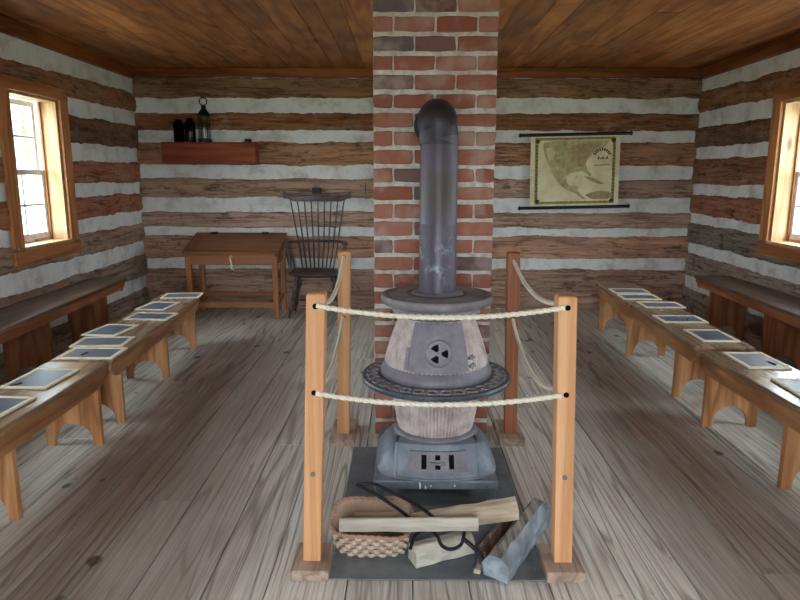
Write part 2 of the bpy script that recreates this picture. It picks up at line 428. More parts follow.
while x < XR+.3:
    w = U(.14, .22)
    cuts = [YF-.1]; y = YF+U(.8, 3)
    while y < YB-.6: cuts.append(y); y += U(1.5, 3.4)
    cuts.append(YB+.2)
    for a, b in zip(cuts, cuts[1:]):
        m.box(x+.0012, x+w-.0012, a+.0008, b-.0008, ZC+U(-.002, .003), ZC+.03, 0, random.random())
    x += w
ceil = m.build('ceiling', M['ceiling'], bevel=.002, seg=1); tag(ceil, kind='structure')
m = MB(); m.box(XL-.35, XR+.35, YF-.2, YB+.3, ZC+.032, ZC+.08)
tag(m.build('dark_ceiling_backing', M['gap_shade']), kind='structure')  # unseen black sheet backing the gaps between ceiling boards

def slab(name, axis, pos, out, u0, u1, z0, z1, holes, mat):
    """wall slab with rectangular openings; axis 'Y' runs along x, 'X' runs along y"""
    mb = MB()
    def B(a, b, c, d):
        if b-a < 1e-4 or d-c < 1e-4: return
        lo, hi = min(pos, pos+out), max(pos, pos+out)
        if axis == 'Y': mb.box(a, b, lo, hi, c, d)
        else: mb.box(lo, hi, a, b, c, d)
    cur = u0
    for (a, b, c, d) in sorted(holes):
        B(cur, a, z0, z1); B(a, b, z0, c); B(a, b, d, z1); cur = b
    B(cur, u1, z0, z1)
    return tag(mb.build(name, mat), kind='structure')
WZ0, WZ1 = .86, 1.915; W2 = (.60, 1.24); W3 = (2.56, 3.20)  # last two spans: unseen side windows, added to brighten the room
WL = (4.465, 5.11); WR = (4.475, 5.115)
wall_back = slab('wall_back', 'Y', YB, .22, XL-.22, XR+.22, -.03, ZC+.03, [], M['chink'])
wall_left = slab('wall_left', 'X', XL, -.22, YF-.2, YB, -.03, ZC+.03, [(WL[0], WL[1], WZ0, WZ1), (*W2, WZ0, WZ1), (*W3, WZ0, WZ1)], M['chink'])
wall_right = slab('wall_right', 'X', XR, .22, YF-.2, YB, -.03, ZC+.03, [(WR[0], WR[1], WZ0, WZ1), (*W2, WZ0, WZ1), (*W3, WZ0, WZ1)], M['chink'])
FH = [(-.5, .5, 0, 2.0)]  # doorway behind the camera, unseen, added to let in more daylight

wall_front = slab('wall_front', 'Y', YF, -.22, XL-.22, XR+.22, -.03, ZC+.03, FH, M['chink'])

def log(parent, axis, pos, sgn, u0, u1, z0a, z1a, z0b, z1b, color, prot=.022, seed=0):
    """hewn log face: z range interpolated from end a (u0) to end b (u1); sgn = direction out of the wall"""
    N = max(6, int((u1-u0)/.022)); K = 12
    def fn(a, b):
        u = u0+(u1-u0)*a
        zlo = z0a+(z0b-z0a)*a; zhi = z1a+(z1b-z1a)*a
        rag = lambda s_: (noise.noise(Vector((u*3.2, seed*7.1+s_, 0)))*.018 + noise.noise(Vector((u*14, seed*3.3+s_, 5)))*.009 + noise.noise(Vector((u*45, seed+s_, 9)))*.005)
        zlo += rag(0); zhi += rag(50)
        if axis == 'Y' and zlo < WZ0 < zhi+.03 and any(q0-.03 < u < q1+.03 for q0, q1 in (W2, W3, WL)): zhi = min(zhi, WZ0-.025)
        t = b*2-1
        z = zlo+(zhi-zlo)*(b if abs(t) < .9 else b)
        o = prot*(1-abs(t)**5)*(1+.35*noise.noise(Vector((u*2.2, seed*5.5, t*1.2)))) + (1-abs(t)**8)*(.010*noise.noise(Vector((u*7, t*2.5, seed*9.1)))+.004*noise.noise(Vector((u*26, t*9, seed*2.2))))
        o = o-.012 if abs(t) > .97 else o
        return (u, pos+sgn*o, z) if axis == 'X' else (pos+sgn*o, u, z)
    mb = MB(); mb.grid(fn, N, K)
    o = mb.build('log', M['logX'] if axis == 'X' else M['logY'], parent, color=lin(color), fix=False)
    return o
back = [(2.30,2.095,(116,88,66)),(1.968,1.787,(112,76,52)),(1.691,1.449,(136,102,78)),(1.332,1.129,(136,114,98)),(.999,.834,(146,124,108)),(.763,.517,(150,116,98)),(.435,-.02,(138,114,100))]
for i, (h, l_, c) in enumerate(back):
    log(wall_back, 'X', YB, -1, XL-.02, XR+.02, l_, h, l_, h, c, seed=i+1)
# side walls: u from the near end to the back corner; heights read near the corner and nearer the camera
left = [((1.93,2.09),(1.962,2.148),(122,92,66)),((1.585,1.812),(1.608,1.852),(92,72,58)),((1.292,1.47),(1.278,1.485),(130,88,66)),((.98,1.19),(1.0,1.183),(134,88,66)),((.686,.893),(.69,.884),(128,108,94)),((.28,.52),(.342,.574),(122,106,94)),((-.02,.19),(-.02,.235),(118,104,92))]
right = [((1.95,2.13),(1.953,2.16),(122,88,62)),((1.60,1.81),(1.629,1.825),(92,72,56)),((1.28,1.512),(1.267,1.538),(118,84,66)),((.95,1.19),(.99,1.184),(126,84,66)),((.665,.885),(.694,.906),(104,98,92)),((.30,.55),(.36,.61),(128,118,108)),((-.02,.21),(-.02,.26),(120,106,94))]
for wall, P, s_, rows, W in ((wall_left, XL, 1, left, WL), (wall_right, XR, -1, right, WR)):
    yn, yf = 3.0, 6.60
    for i, (a, b, c) in enumerate(rows):
        zat = lambda y, k: a[k]+(b[k]-a[k])*min(1, max(-.2, (y-4.3)/(yf-4.3)))
        cut = a[0] > WZ0-.04 and a[0] < WZ1
        spans = [(YF, W2[0]-.05), (W2[1]+.05, W3[0]-.05), (W3[1]+.05, W[0]-.04), (W[1]+.04, yf)] if cut else [(YF, yf)]
        for (p, q) in spans:
            log(wall, 'Y', P, s_, p, q, zat(p, 0), zat(p, 1), zat(q, 0), zat(q, 1), c, seed=20+i+(50 if s_ < 0 else 0)+p)
# top plate logs under the ceiling boards
def plate(name_parent, pts, mat):
    mb = MB(); mb.box(*pts)
    return mb.build('top_plate', mat, name_parent, bevel=.01)
plate(wall_back, (XL, XR, YB-.05, YB+.02, 2.292, ZC), M['plate'])
plate(wall_left, (XL-.02, XL+.05, YF, YB-.055, 2.275, ZC), M['plate_y'])
plate(wall_right, (XR-.05, XR+.02, YF, YB-.055, 2.275, ZC), M['plate_y'])

# windows
def window(name, wx, sgn, y0, y1):
    """sgn = direction into the room (+1 left wall, -1 right wall)"""
    w = bpy.data.objects.new(name, None); COL.objects.link(w); w.location = (wx, (y0+y1)/2, WZ0); tag(w, kind='structure')
    h = (y1-y0)/2; H = WZ1-WZ0
    def B(mb, a, b, c, d, e, f):      # a,b = depth into room
        mb.box(min(sgn*a, sgn*b), max(sgn*a, sgn*b), c, d, e, f)
    for s_ in (-1, 1):
        mb = MB(); a, b = sorted((s_*h, s_*(h+.115))); B(mb, .016, .042, a, b, 0, H); mb.build('casing', M['casing'], w, bevel=.003)
    mb = MB(); B(mb, .016, .045, -h-.115, h+.115, H, H+.085); mb.build('head_casing', M['casing_y'], w, bevel=.003)
    mb = MB(); B(mb, .016, .046, -h-.13, h+.13, -.115, -.02); mb.build('apron', M['casing_y'], w, bevel=.004)
    mb = MB(); B(mb, -.2, .048, -h+.001, h-.001, -.02, 0.002); mb.build('sill', M['jamb'], w, bevel=.003)
    for s_ in (-1, 1):
        mb = MB(); a, b = sorted((s_*(h-.001), s_*(h-.022))); B(mb, -.098, .0155, a, b, .002, H); mb.build('jamb', M['jamb'], w)
        mb = MB(); a, b = sorted((s_*(h-.001), s_*(h-.04))); B(mb, -.112, -.099, a, b, .002, H); mb.build('stop', M['casing'], w)
    mb = MB(); B(mb, -.112, .0155, -h+.022, h-.022, H-.02, H-.001); mb.build('head_jamb', M['jamb'], w)
    iw = h-.024
    for nm, d0, z0, z1 in (('lower_sash', -.145, .004, H*.505), ('upper_sash', -.178, H*.475, H-.022)):
        mb = MB(); st = .042
        for s_ in (-1, 1):
            a, b = sorted((s_*iw, s_*(iw-st))); B(mb, d0, d0+.03, a, b, z0, z1)
        B(mb, d0, d0+.03, -iw+st, iw-st, z0, z0+(.06 if nm == 'lower_sash' else .035)); B(mb, d0, d0+.03, -iw+st, iw-st, z1-.04, z1)
        B(mb, d0+.006, d0+.026, -.009, .009, z0+.03, z1-.03)
        zc_ = (z0+z1)/2+.005; B(mb, d0+.006, d0+.026, -iw+st, iw-st, zc_-.009, zc_+.009)
        so = mb.build(nm, M['sash'], w, bevel=.002, seg=1)
        mg = MB(); B(mg, d0+.013, d0+.016, -iw+st-.004, iw-st+.004, z0+.03, z1-.03); mg.build('pane', M['pane'], so)
    mb = MB(); B(mb, -.118, -.10, h-.25, h-.06, .003, .02); mb.build('sash_stick', M['jamb'], w, bevel=.003)
    return w
window('window_1', XL, 1, *WL)
window('window_2', XR, -1, *WR)
window('added_window_3', XL, 1, *W2)  # pair out of view near the camera, added for extra daylight
window('added_window_4', XR, -1, *W2)
window('added_window_5', XL, 1, *W3)  # second unseen pair, added to even out the daylight
window('added_window_6', XR, -1, *W3)

# ------------------------------------------------------------------ brick chimney
def chimney():
    x0, x1, y0, y1 = -.161, .441, 3.26, 3.86
    root = MB(); random.seed(11)
    root.box(x0+.004, x1-.004, y0+.007, y1-.004, 0, ZC, 1)
    def brk(c, dx, dy, dz, tone):
        # rough brick: subdivided box with wobbling corners
        cx, cy, cz = c; j = lambda s_: U(-s_, s_)
        vs = []; nx, nz = 4, 3
        ph = U(0, 100)
        for iy in (0, 1):
            for iz in range(nz+1):
                for ix in range(nx+1):
                    u = ix/nx*2-1; w_ = iz/nz*2-1
                    rx = 1-.012*abs(w_)**4; rz = 1-.05*abs(u)**6
                    px = u*dx/2*rx; pz = w_*dz/2*rz
                    nse = noise.noise(Vector((px*22+ph, pz*22, iy*3)))*.005
                    vs.append((cx+px+nse, cy+(iy*2-1)*dy/2+noise.noise(Vector((px*15, pz*15, ph)))*.004*(1 if iy == 0 else 1), cz+pz+noise.noise(Vector((px*18+ph, 7, pz*18)))*.005))
        S = (nx+1)*(nz+1); f = []
        g = lambda iy, iz, ix: iy*S+iz*(nx+1)+ix
        for iz in range(nz):
            for ix in range(nx):
                f.append((g(0,iz,ix), g(0,iz,ix+1), g(0,iz+1,ix+1), g(0,iz+1,ix))); f.append((g(1,iz,ix), g(1,iz+1,ix), g(1,iz+1,ix+1), g(1,iz,ix+1)))
        for ix in range(nx):
            f.append((g(0,0,ix), g(1,0,ix), g(1,0,ix+1), g(0,0,ix+1))); f.append((g(0,nz,ix), g(0,nz,ix+1), g(1,nz,ix+1), g(1,nz,ix)))
        for iz in range(nz):
            f.append((g(0,iz,0), g(0,iz+1,0), g(1,iz+1,0), g(1,iz,0))); f.append((g(0,iz,nx), g(1,iz,nx), g(1,iz+1,nx), g(0,iz+1,nx)))
        return vs, f
    course = .0878; n = int(ZC/course)+1; W = x1-x0; D = y1-y0
    for i in range(n):
        z = i*course+.038
        if z+.035 > ZC: break
        h = .067+U(-.004, .004)
        lens = [1/3]*3 if i % 2 == 0 else [1/6, 1/3, 1/3, 1/6]
        x = x0
        for L in lens:
            w = W*L; g = .016
            vs, f = brk((x+w/2, y0+.05, z), w-g+(g*.5 if True else 0), .1, h+U(-.004, .004), 0)
            root.add(vs, f, 0, False, random.random()); x += w
        for xs in (x0, x1):      # side faces
            y = y0+(.1 if i % 2 else .1)
            ly = (D-.1)/(2.5); k = 0
            while y < y1-.03:
                w = min(ly if not (i % 2 and k == 0) else ly/2, y1-y)
                root.box(xs if xs == x0 else xs-.09, xs+.09 if xs == x0 else xs, y+.007, y+w-.007, z-h/2, z+h/2, 0, random.random()); y += w; k += 1
    o = root.build('brick_chimney', [M['brick'], M['mortar']], bevel=.004, seg=1)
    tag(o, 'square red brick chimney rising behind the stove from floor to ceiling', 'chimney')
    return o
chimney()
random.seed(21)

# ------------------------------------------------------------------ hearth pad and stove
m = MB(); m.box(-.257, .484, 1.99, 3.09, 0.0005, .006)
tag(m.build('hearth_pad', M['pad'], bevel=.002, seg=1), 'flat dark grey sheet on the floor under the stove and firewood', 'hearth pad')
PZ = .006

SX, SY = .139, 2.80
stove = thing('potbelly_stove', 'grey cast iron potbelly stove with round foot rail in front of brick chimney', 'stove', (SX, SY, PZ))
def sz(z): return z-PZ
# base: square slab on four feet, bell rising to the ash pit
mb = MB()
sl = [(-.262,-.28),(.246,-.28),(.252,-.27),(.252,.27),(.246,.28),(-.262,.28)]
mb.prism([(-.258,-.28),(.242,-.28),(.252,-.268),(.252,.268),(.242,.28),(-.258,.28),(-.268,.268),(-.268,-.268)], sz(.064), sz(.104), 'Z')
bp_ = mb.build('base_plate', M['iron_base'], stove, bevel=.006)
for dx_, dz_, L_d in ((-.075,.098,.030),(-.052,.082,.014),(.07,.088,.010),(-.03,.085,.006)):
    mb = MB(); mb.tube([(dx_,-.2805,sz(dz_)),(dx_+.002,-.2812,sz(dz_-L_d*.5)),(dx_+.001,-.2805,sz(dz_-L_d))], [.0025,.0045,.002], 8); mb.build('paint_drip', M['sash'], bp_)
for sx_ in (-.245, .229):
    for sy_ in (-.257, .257):
        mb = MB(); mb.lathe([(.016,0),(.02,.004),(.014,.02),(.018,.045),(.022,sz(.064))], (sx_, sy_, 0), 12)
        mb.build('foot', M['iron_base'], stove)
mb = MB()
P = [(.262,.104),(.262,.112),(.252,.126),(.244,.150),(.232,.17),(.215,.195),(.19,.212)]
mb.lathe([(r, sz(z)) for r, z in P], n=96, sq=[5,5,4.2,3.6,3,2.5,2])
mb.build('ash_pit', M['iron_base'], stove)
# curved apron in front of the ash pit
def apr(u, t, off=0.0):
    x = u*(.172+.006*(1-t)); yt = -.184-.028*(1-u*u); yb = -.262-.030*(1-u*u)
    y = yb+(yt-yb)*t-off; z = .107+(.232-.107)*t
    return (x, y, sz(z))
mb = MB(); N = 20
mb.grid(lambda a, b: apr(a*2-1, b), N, 6)
for u in (-1, 1):
    q = [apr(u, k/6) for k in range(7)]
    mb.add(q+[(x, -.02, z) for (x, y, z) in q], [(i, i+1, 8+i, 7+i) for i in range(6)])
qt = [apr(i/N*2-1, 1) for i in range(N+1)]
mb.add(qt+[(x*.9, -.08, z) for (x, y, z) in qt], [(i, i+1, N+2+i, N+1+i) for i in range(N)])
aa_ = mb.build('ash_apron', M['iron_base'], stove)
mb = MB(); mb.tube([Vector(apr(-1, 1-k/6)) for k in range(6)]+[Vector(apr(i/N*2-1, .02)) for i in range(N+1)]+[Vector(apr(1, k/6)) for k in range(1, 7)], .0065, 8); mb.build('apron_bead', M['iron_base'], aa_)
mb = MB()
u0_, u1_, t0_, t1_ = -.73, .73, .26, .84
ring_ = [(u0_+(u1_-u0_)*i/14) for i in range(15)]
front = lambda u, t: apr(u*(1.0-.06*t), t, .012)
bk = lambda u, t: apr(u*(1.0-.06*t), t, -.004)
mb.grid(lambda a, b: front(u0_+(u1_-u0_)*a, t0_+(t1_-t0_)*b), 14, 4)
ed = [(u, t0_) for u in ring_]+[(u1_, t0_+(t1_-t0_)*k/4) for k in range(1, 5)]+[(u, t1_) for u in ring_[::-1][1:]]+[(u0_, t1_-(t1_-t0_)*k/4) for k in range(1, 4)]
E_ = [front(*e) for e in ed]+[bk(*e) for e in ed]; n_ = len(ed)
mb.add(E_, [(i, (i+1) % n_, n_+(i+1) % n_, n_+i) for i in range(n_)])
ash = mb.build('ash_door', M['iron_door'], stove)
mb = MB()
for uc, segs in ((-.33, [(.36,.76)]), (.0, [(.36,.5),(.62,.76)]), (.33, [(.36,.76)])):
    for (ta, tb) in segs:
        mb = MB(); mb.grid(lambda a, b: apr(uc+(a-.5)*.125, ta+(tb-ta)*b, .0126), 3, 4)
        mb.build('draft_slot', M['gap_shade'], ash, fix=False)  # black patch on the door face, painted shade of a slot
mb = MB(); c = apr(.0, .56, .02); mb.bar((c[0]-.03, c[1], c[2]), (c[0]+.022, c[1]-.002, c[2]-.006), .008, .008); mb.lathe([(.009,-.006),(.011,0),(.006,.006)], (c[0]+.02, c[1]-.006, c[2]), 10)
mb.build('draft_knob', M['iron_top'], ash)
# collar and ribbed fire pot
mb = MB(); mb.lathe([(r, sz(z)) for r, z in [(.178,.205),(.19,.216),(.19,.23),(.182,.24),(.168,.245)]], n=64); mb.build('pot_collar', M['iron_door'], stove)
ribs = lambda n, d: (lambda th, i: 1+d*(abs(sin(th*n/2))-.5))
mb = MB(); K = 10
mb.lathe([(.164+(.203-.164)*(i/K)**.9, sz(.242+(.462-.242)*i/K)) for i in range(K+1)], n=432, mod=ribs(72, .05)); mb.build('fire_pot', M['iron_pot'], stove)
# foot rail: inner ring, outer rim, row of ovals
rail = MB()
rail.lathe([(.235,sz(.474)),(.256,sz(.474)),(.256,sz(.490)),(.235,sz(.490))], n=96, cap=False)
def torus(mbx, R, r, z, n=96, k=10, sqz=1.0):
    mbx.tube([(R*cos(2*pi*i/n), R*sin(2*pi*i/n), z) for i in range(n)], r, k, closed=True)
fr = thing  # alias kept for clarity of the list below
rail_o = rail.build('foot_rail', M['iron_ring'], stove)
mb = MB(); mb.lathe([(.311,sz(.466)),(.322,sz(.461)),(.33,sz(.467)),(.332,sz(.478)),(.327,sz(.486)),(.315,sz(.488)),(.309,sz(.481)),(.311,sz(.466))], n=120, cap=False)
mb.build('outer_rim', M['iron_ring'], rail_o)
mb = MB(); nl = 32
for i in range(nl):
    th = 2*pi*(i+.5)/nl; cx_, cy_ = .282*cos(th), .282*sin(th)
    er = Vector((cos(th), sin(th), 0)); et = Vector((-sin(th), cos(th), 0))
    mb.tube([Vector((cx_, cy_, sz(.487)))+er*(.0245*cos(a))+et*(.0245*sin(a)) for a in [2*pi*k/18 for k in range(18)]], .0056, 6, closed=True)
    th2 = 2*pi*i/nl; e2 = Vector((cos(th2), sin(th2), 0))
    for rr in (.262, .302):
        mb.tube([e2*(rr-.007)+Vector((0,0,sz(.485))), e2*(rr+.007)+Vector((0,0,sz(.485)))], .0075, 6)
mb.build('rail_lattice', M['iron_top'], rail_o)
# barrel
mb = MB(); mb.lathe([(r, sz(z)) for r, z in [(.215,.470),(.240,.488),(.248,.500),(.248,.512),(.243,.523),(.236,.536),(.228,.546)]], n=96); mb.build('barrel_skirt', M['iron_door'], stove)
BP = [(.226,.538),(.223,.56),(.217,.585),(.209,.614),(.198,.65),(.186,.685),(.174,.716),(.163,.742),(.158,.754)]
def brad(z):
    for (r0, z0), (r1, z1) in zip(BP, BP[1:]):
        if z <= z1: return r0+(r1-r0)*(z-z0)/(z1-z0)
    return BP[-1][0]
mb = MB(); mb.lathe([(r, sz(z)) for r, z in BP], n=432, mod=ribs(72, .04)); mb.build('barrel', M['iron_pot'], stove)
mb = MB(); mb.lathe([(r, sz(z)) for r, z in [(.156,.75),(.165,.757),(.170,.763),(.184,.766),(.189,.771),(.189,.782),(.18,.792),(.178,.81)]], n=96); mb.build('neck_ring', M['iron_top'], stove)
mb = MB(); mb.lathe([(r, sz(z)) for r, z in [(.175,.803),(.225,.806),(.24,.812),(.244,.822),(.244,.838),(.238,.847),(.226,.849),(.222,.846),(.205,.845),(.2,.848),(.13,.849),(.126,.845),(.095,.846)]], n=96); mb.build('top_plate', M['iron_top'], stove)
# feed door with a pinwheel damper
def dp(u, z, off):
    r = brad(z)+off; th = -pi/2+u*radians(33+ (z-.63)*10); return (r*cos(th), r*sin(th), sz(z))
def shell(mbx, u0, u1, z0, z1, off, inn, nu=16, nv=8):
    mbx.grid(lambda a, b: dp(u0+(u1-u0)*a, z0+(z1-z0)*b, off), nu, nv)
    ed = [(u0+(u1-u0)*i/nu, z0) for i in range(nu+1)]+[(u1, z0+(z1-z0)*k/nv) for k in range(1, nv+1)]+[(u1-(u1-u0)*i/nu, z1) for i in range(1, nu+1)]+[(u0, z1-(z1-z0)*k/nv) for k in range(1, nv)]
    n_ = len(ed); E_ = [dp(u, z, off) for u, z in ed]+[dp(u, z, inn) for u, z in ed]
    mbx.add(E_, [(i, (i+1) % n_, n_+(i+1) % n_, n_+i) for i in range(n_)])
mb = MB(); shell(mb, -1, 1, .553, .748, .013, -.004)
door = mb.build('feed_door', M['iron_door'], stove)
mb = MB(); shell(mb, -1.17, -1.04, .557, .645, .009, -.004, 3, 4); mb.build('latch_strip', M['iron_door'], door)
cz = .634
nrm = Vector((0, -1, .28)).normalized(); cc = Vector(dp(0, cz, .0175)); ex = Vector((1,0,0)); ez = ex.cross(nrm)*-1
ez = Vector((0, .28, 1)).normalized()
def disc(mbx, r, off, n=40, m_=0):
    c0 = cc+nrm*off
    mbx.add([c0]+[c0+ex*(r*cos(2*pi*k/n))+ez*(r*sin(2*pi*k/n)) for k in range(n)], [(0, 1+k, 1+(k+1) % n) for k in range(n)], m_)
mb = MB(); c1 = cc
R_ = [(.0,.006),(.043,.006),(.044,.011),(.052,.012),(.056,.008),(.057,-.012)]
n = 48; vs = []; fs = []
for (r, o_) in R_:
    for k in range(n):
        vs.append(cc+nrm*o_+ex*(r*cos(2*pi*k/n))+ez*(r*sin(2*pi*k/n)))
for i in range(len(R_)-1):
    for k in range(n): fs.append((i*n+k, i*n+(k+1) % n, (i+1)*n+(k+1) % n, (i+1)*n+k))
mb.add(vs, fs, 0, True); damper = mb.build('damper_disc', M['iron_door'], door, fix=False)
mb = MB()
for a0 in (-30, 90, 210):
    q = []
    for rr, aa in ((.012, (a0+2, a0+58)), (.039, [a0+2+56*k/8 for k in range(9)][::-1])):
        q += [cc+nrm*.0068+ex*(rr*cos(radians(a)))+ez*(rr*sin(radians(a))) for a in aa]
    mb.add(q, [tuple(range(len(q)))])
mb.build('damper_opening', M['gap_shade'], damper, fix=False)  # black wedges laid on the disc as the shade of its vents
mb = MB(); mb.lathe([(.0055,0),(.0055,.006),(.002,.008)], (0,0,0), 10)
for i, p in enumerate(mb.v): mb.v[i] = tuple(cc+nrm*(.006+p[2])+ex*p[0]+ez*p[1])
mb.build('damper_rivet', M['iron_top'], damper)
for hz in (.572, .606):
    a = Vector(dp(1.04, hz, .016)); b = Vector(dp(1.3, hz, .014))
    mb = MB(); mb.tube([a, (a+b)/2+Vector((0,0,.004)), b], [.006,.008,.005], 8); mb.bar((a+b)/2+Vector((0,-.003,-.008)), (a+b)/2+Vector((0,-.003,.012)), .01, .01); mb.build('hinge', M['iron_top'], door)

# stovepipe
pipe = thing('stovepipe', 'dark bluish steel stovepipe from stove top bending into the chimney', 'stovepipe', (SX+.002, SY, .85))
mb = MB(); mb.lathe([(.081,0),(.081,.30),(.0815,.305),(.0795,.31),(.0795,.665),(.078,.67)], (0,0,0), 40); mb.build('straight_pipe', M['pipe'], pipe)
mb = MB(); mb.lathe([(.115,.0),(.112,.004),(.083,.010)], (0,0,0), 40); mb.build('flange', M['iron_top'], pipe)
mb = MB(); pts = []; rs = []
for i in range(4): pts.append((-.004, 0, .63+i*.022)); rs.append(.0795 if i % 2 else .083)
for i in range(0, 13):
    a = radians(90*i/12); pts.append((-.006, .10-.10*cos(a), .70+.045*sin(a))); rs.append(.0795 if i % 2 else .082)
pts.append((-.006, .2, .745)); rs.append(.08); pts.append((-.006, .4565, .745)); rs.append(.08)
mb.tube(pts, rs, 32); mb.build('elbow', M['elbow'], pipe)
mb = MB(); mb.tube([(-.012, .440, .742), (-.012, .446, .742), (-.012, .4565, .742)], [.088, .09, .09], 32); mb.build('wall_thimble', M['iron_black'], pipe)

# ------------------------------------------------------------------ rope barrier
def post(bx, by, tx, ty, top, mat, label, front):
    r = thing('rope_post', label, 'post', (bx, by, 0), 0, 'wooden posts of the rope barrier')
    mb = MB()
    if front: mb.box(-.066, .064, -.088, .09, 0, .04)
    else: mb.box(-.066, .064, -.1, .18, 0, .04)
    mb.build('base_block', M['post_base'], r, bevel=.004)
    lean = Matrix.Shear('XY', 4, ((tx-bx)/(top-.04), (ty-by)/(top-.04))) if False else None
    mb = MB(); w = .0305; c = .006
    z0, z1 = .04, top
    def ring(z, w_): k = (z-z0)/(z1-z0); dx = (tx-bx)*k; dy = (ty-by)*k; return [(dx+x, dy+y, z) for x, y in ((-w_,-w_),(w_,-w_),(w_,w_),(-w_,w_))]
    vs = ring(z0, w)+ring(z1-c, w)+ring(z1, w-c)
    fs = [(3,2,1,0),(8,9,10,11)]
    for L in (0, 4):
        for k in range(4): fs.append((L+k, L+(k+1) % 4, L+4+(k+1) % 4, L+4+k))
    mb.add(vs, fs); po = mb.build('post', mat, r, bevel=.003)
    def at(z): k = (z-z0)/(z1-z0); return Vector(((tx-bx)*k, (ty-by)*k-w, z))
    return r, at
FLp, aFL = post(-.320, 2.070, -.286, 2.070, .982, M['post'], 'orange front rope post at left, beside the basket of kindling', True)
FRp, aFR = post(.549, 2.070, .519, 2.070, .975, M['post'], 'orange front rope post at right, beside the big blue-grey split log', True)
BLp, aBL = post(-.318, 3.205, -.300, 3.205, .987, M['post'], 'orange rear rope post standing in front of the windsor chair', False)
BRp, aBR = post(.551, 3.215, .536, 3.215, .983, M['post_dark'], 'darker brown rear rope post at right of the chimney', False)
for r, at, zs in ((FLp, aFL, (.363,.94,.65)), (FRp, aFR, (.357,.938,.647)), (BLp, aBL, (.961,.659)), (BRp, aBR, (.944,.648))):
    for i, z in enumerate(zs):
        mb = MB(); p = at(z)
        if len(zs) == 3 and i == 0:
            mb.tube([p+Vector((0,.004,0)), p+Vector((0,-.003,0))], .009, 12); mb.build('bolt', M['steel'], r)
        else:
            mb.tube([p+Vector((0,.004,0)), p+Vector((0,-.0006,0))], .0095, 14); mb.build('rope_hole', M['gap_shade'], r)  # black disc painted as the shade inside a drilled hole

def catenary(a, b, sag, n):
    a = Vector(a); b = Vector(b)
    return [a.lerp(b, i/n)-Vector((0,0,4*sag*(i/n)*(1-i/n))) for i in range(n+1)]
def rope(label, runs, name='barrier_rope', r=.0078):
    mb = MB()
    for (a, b, sag) in runs:
        L = (Vector(a)-Vector(b)).length; n = int(L/.0045)
        mb.tube(catenary(a, b, sag, n), r, 18, prof=lambda i, th: 1+.2*cos(3*(th-i*.0045*2*pi/.075)))
    return tag(mb.build(name, M['rope'], fix=False), label, 'rope', 'ropes of the barrier around the stove')
zfl, zfr = .943, .940
rope('upper pale twisted rope slung between the tops of the four posts', [((-.284,2.036,.943),(.509,2.036,.940),.036),((-.284,2.104,.944),(-.301,3.172,.961),.08),((.511,2.104,.941),(.534,3.182,.944),.06)])
rope('lower pale twisted rope slung at knee height between the four posts', [((-.292,2.036,.65),(.513,2.036,.647),.036),((-.296,2.104,.651),(-.310,3.172,.659),.08),((.516,2.104,.648),(.540,3.182,.648),.10)])

# ------------------------------------------------------------------ benches
def arch_leg(mb, w, h, y0, y1, R=.098, base=.022, n=16):
    """board across the bench with a round arch cut in its foot"""
    cols = [(-w/2, 0)]+[(-R*cos(pi*i/n), base+R*1.02*sin(pi*i/n)) for i in range(n+1)]+[(w/2, 0)]
    cols[1:1] = [(-R, 0)]; cols[-1:-1] = [(R, 0)]
    vs = []
    for y in (y0, y1):
        vs += [(x, y, z) for x, z in cols]+[(x, y, h) for x, z in cols]
    N = len(cols); fs = []
    for i in range(N-1):
        a, b, c, d = i, i+1, N+i+1, N+i
        if abs(cols[i][0]-cols[i+1][0]) > 1e-6:
            fs += [(a, b, c, d), (2*N+a, 2*N+d, 2*N+c, 2*N+b), (d, c, 2*N+c, 2*N+d)]
        fs.append((a, 2*N+a, 2*N+b, b))
    fs += [(0, N, 3*N, 2*N), (N-1, 3*N-1, 4*N-1, 2*N-1)]
    mb.add(vs, fs)
    # drop the doubled top vertices above the arch feet
def bench(name, label, cat, x, y, rz, L, d, H, legs, mats, group, face=1, ap=.088):
    """origin at the near end, middle of the width; +y away"""
    r = thing(name, label, cat, (x, y, 0), rz, group)
    mb = MB(); mb.box(-d/2, d/2, 0, L, H-.026, H); mb.build('seat', mats[1], r, bevel=.006)
    for s_ in (-1, 1):
        n = [(.03, H-.0265), (.03, H-.05)]
        prof = [(.012, H-.0265), (.012, H-.055), (.03, H-.06), (.05, H-.085), (.075, H-.098), (.1, H-.0265-ap), (L-.1, H-.0265-ap), (L-.075, H-.098), (L-.05, H-.085), (L-.03, H-.06), (L-.012, H-.055), (L-.012, H-.0265)]
        a, b = sorted((s_*(d/2-.012), s_*(d/2-.034)))
        mb = MB(); mb.prism(prof, a, b, 'X'); mb.build('apron', mats[0], r, bevel=.003)
    for ly in legs:
        mb = MB(); arch_leg(mb, d-.035, H-.0265, ly-.014, ly+.014); mb.build('leg', mats[2], r)
    return r
B1 = (M['bench_old'], M['bench_top'], M['bench_leg'])
B2 = (M['bench_dark'], M['bench_dark_top'], M['bench_dark_leg'])
GB = 'low slate benches along the aisles'; GW = 'taller benches against the log walls'
BH = .412
bench('school_bench', 'low wooden bench nearest the camera on the left, bright window sheen on its top', 'bench', -1.662, .55, .006, 2.66, .315, BH, (.15, 1.83, 2.56), B1, GB)
bench('school_bench', 'low wooden bench at far left reaching towards the writing desk', 'bench', -1.678, 3.235, .066, 1.90, .315, BH, (.16, 1.0, 1.74), B1, GB)
bench('school_bench', 'low wooden bench nearest the camera on the right, with two slates in view', 'bench', 1.835, .65, .018, 2.82, .33, BH, (.15, 2.03, 2.76), B1, GB)
bench('school_bench', 'low wooden bench at far right carrying five slates', 'bench', 1.805, 3.56, -.036, 2.26, .325, BH, (.33, 1.3, 2.14), B1, GB)
WH = .50
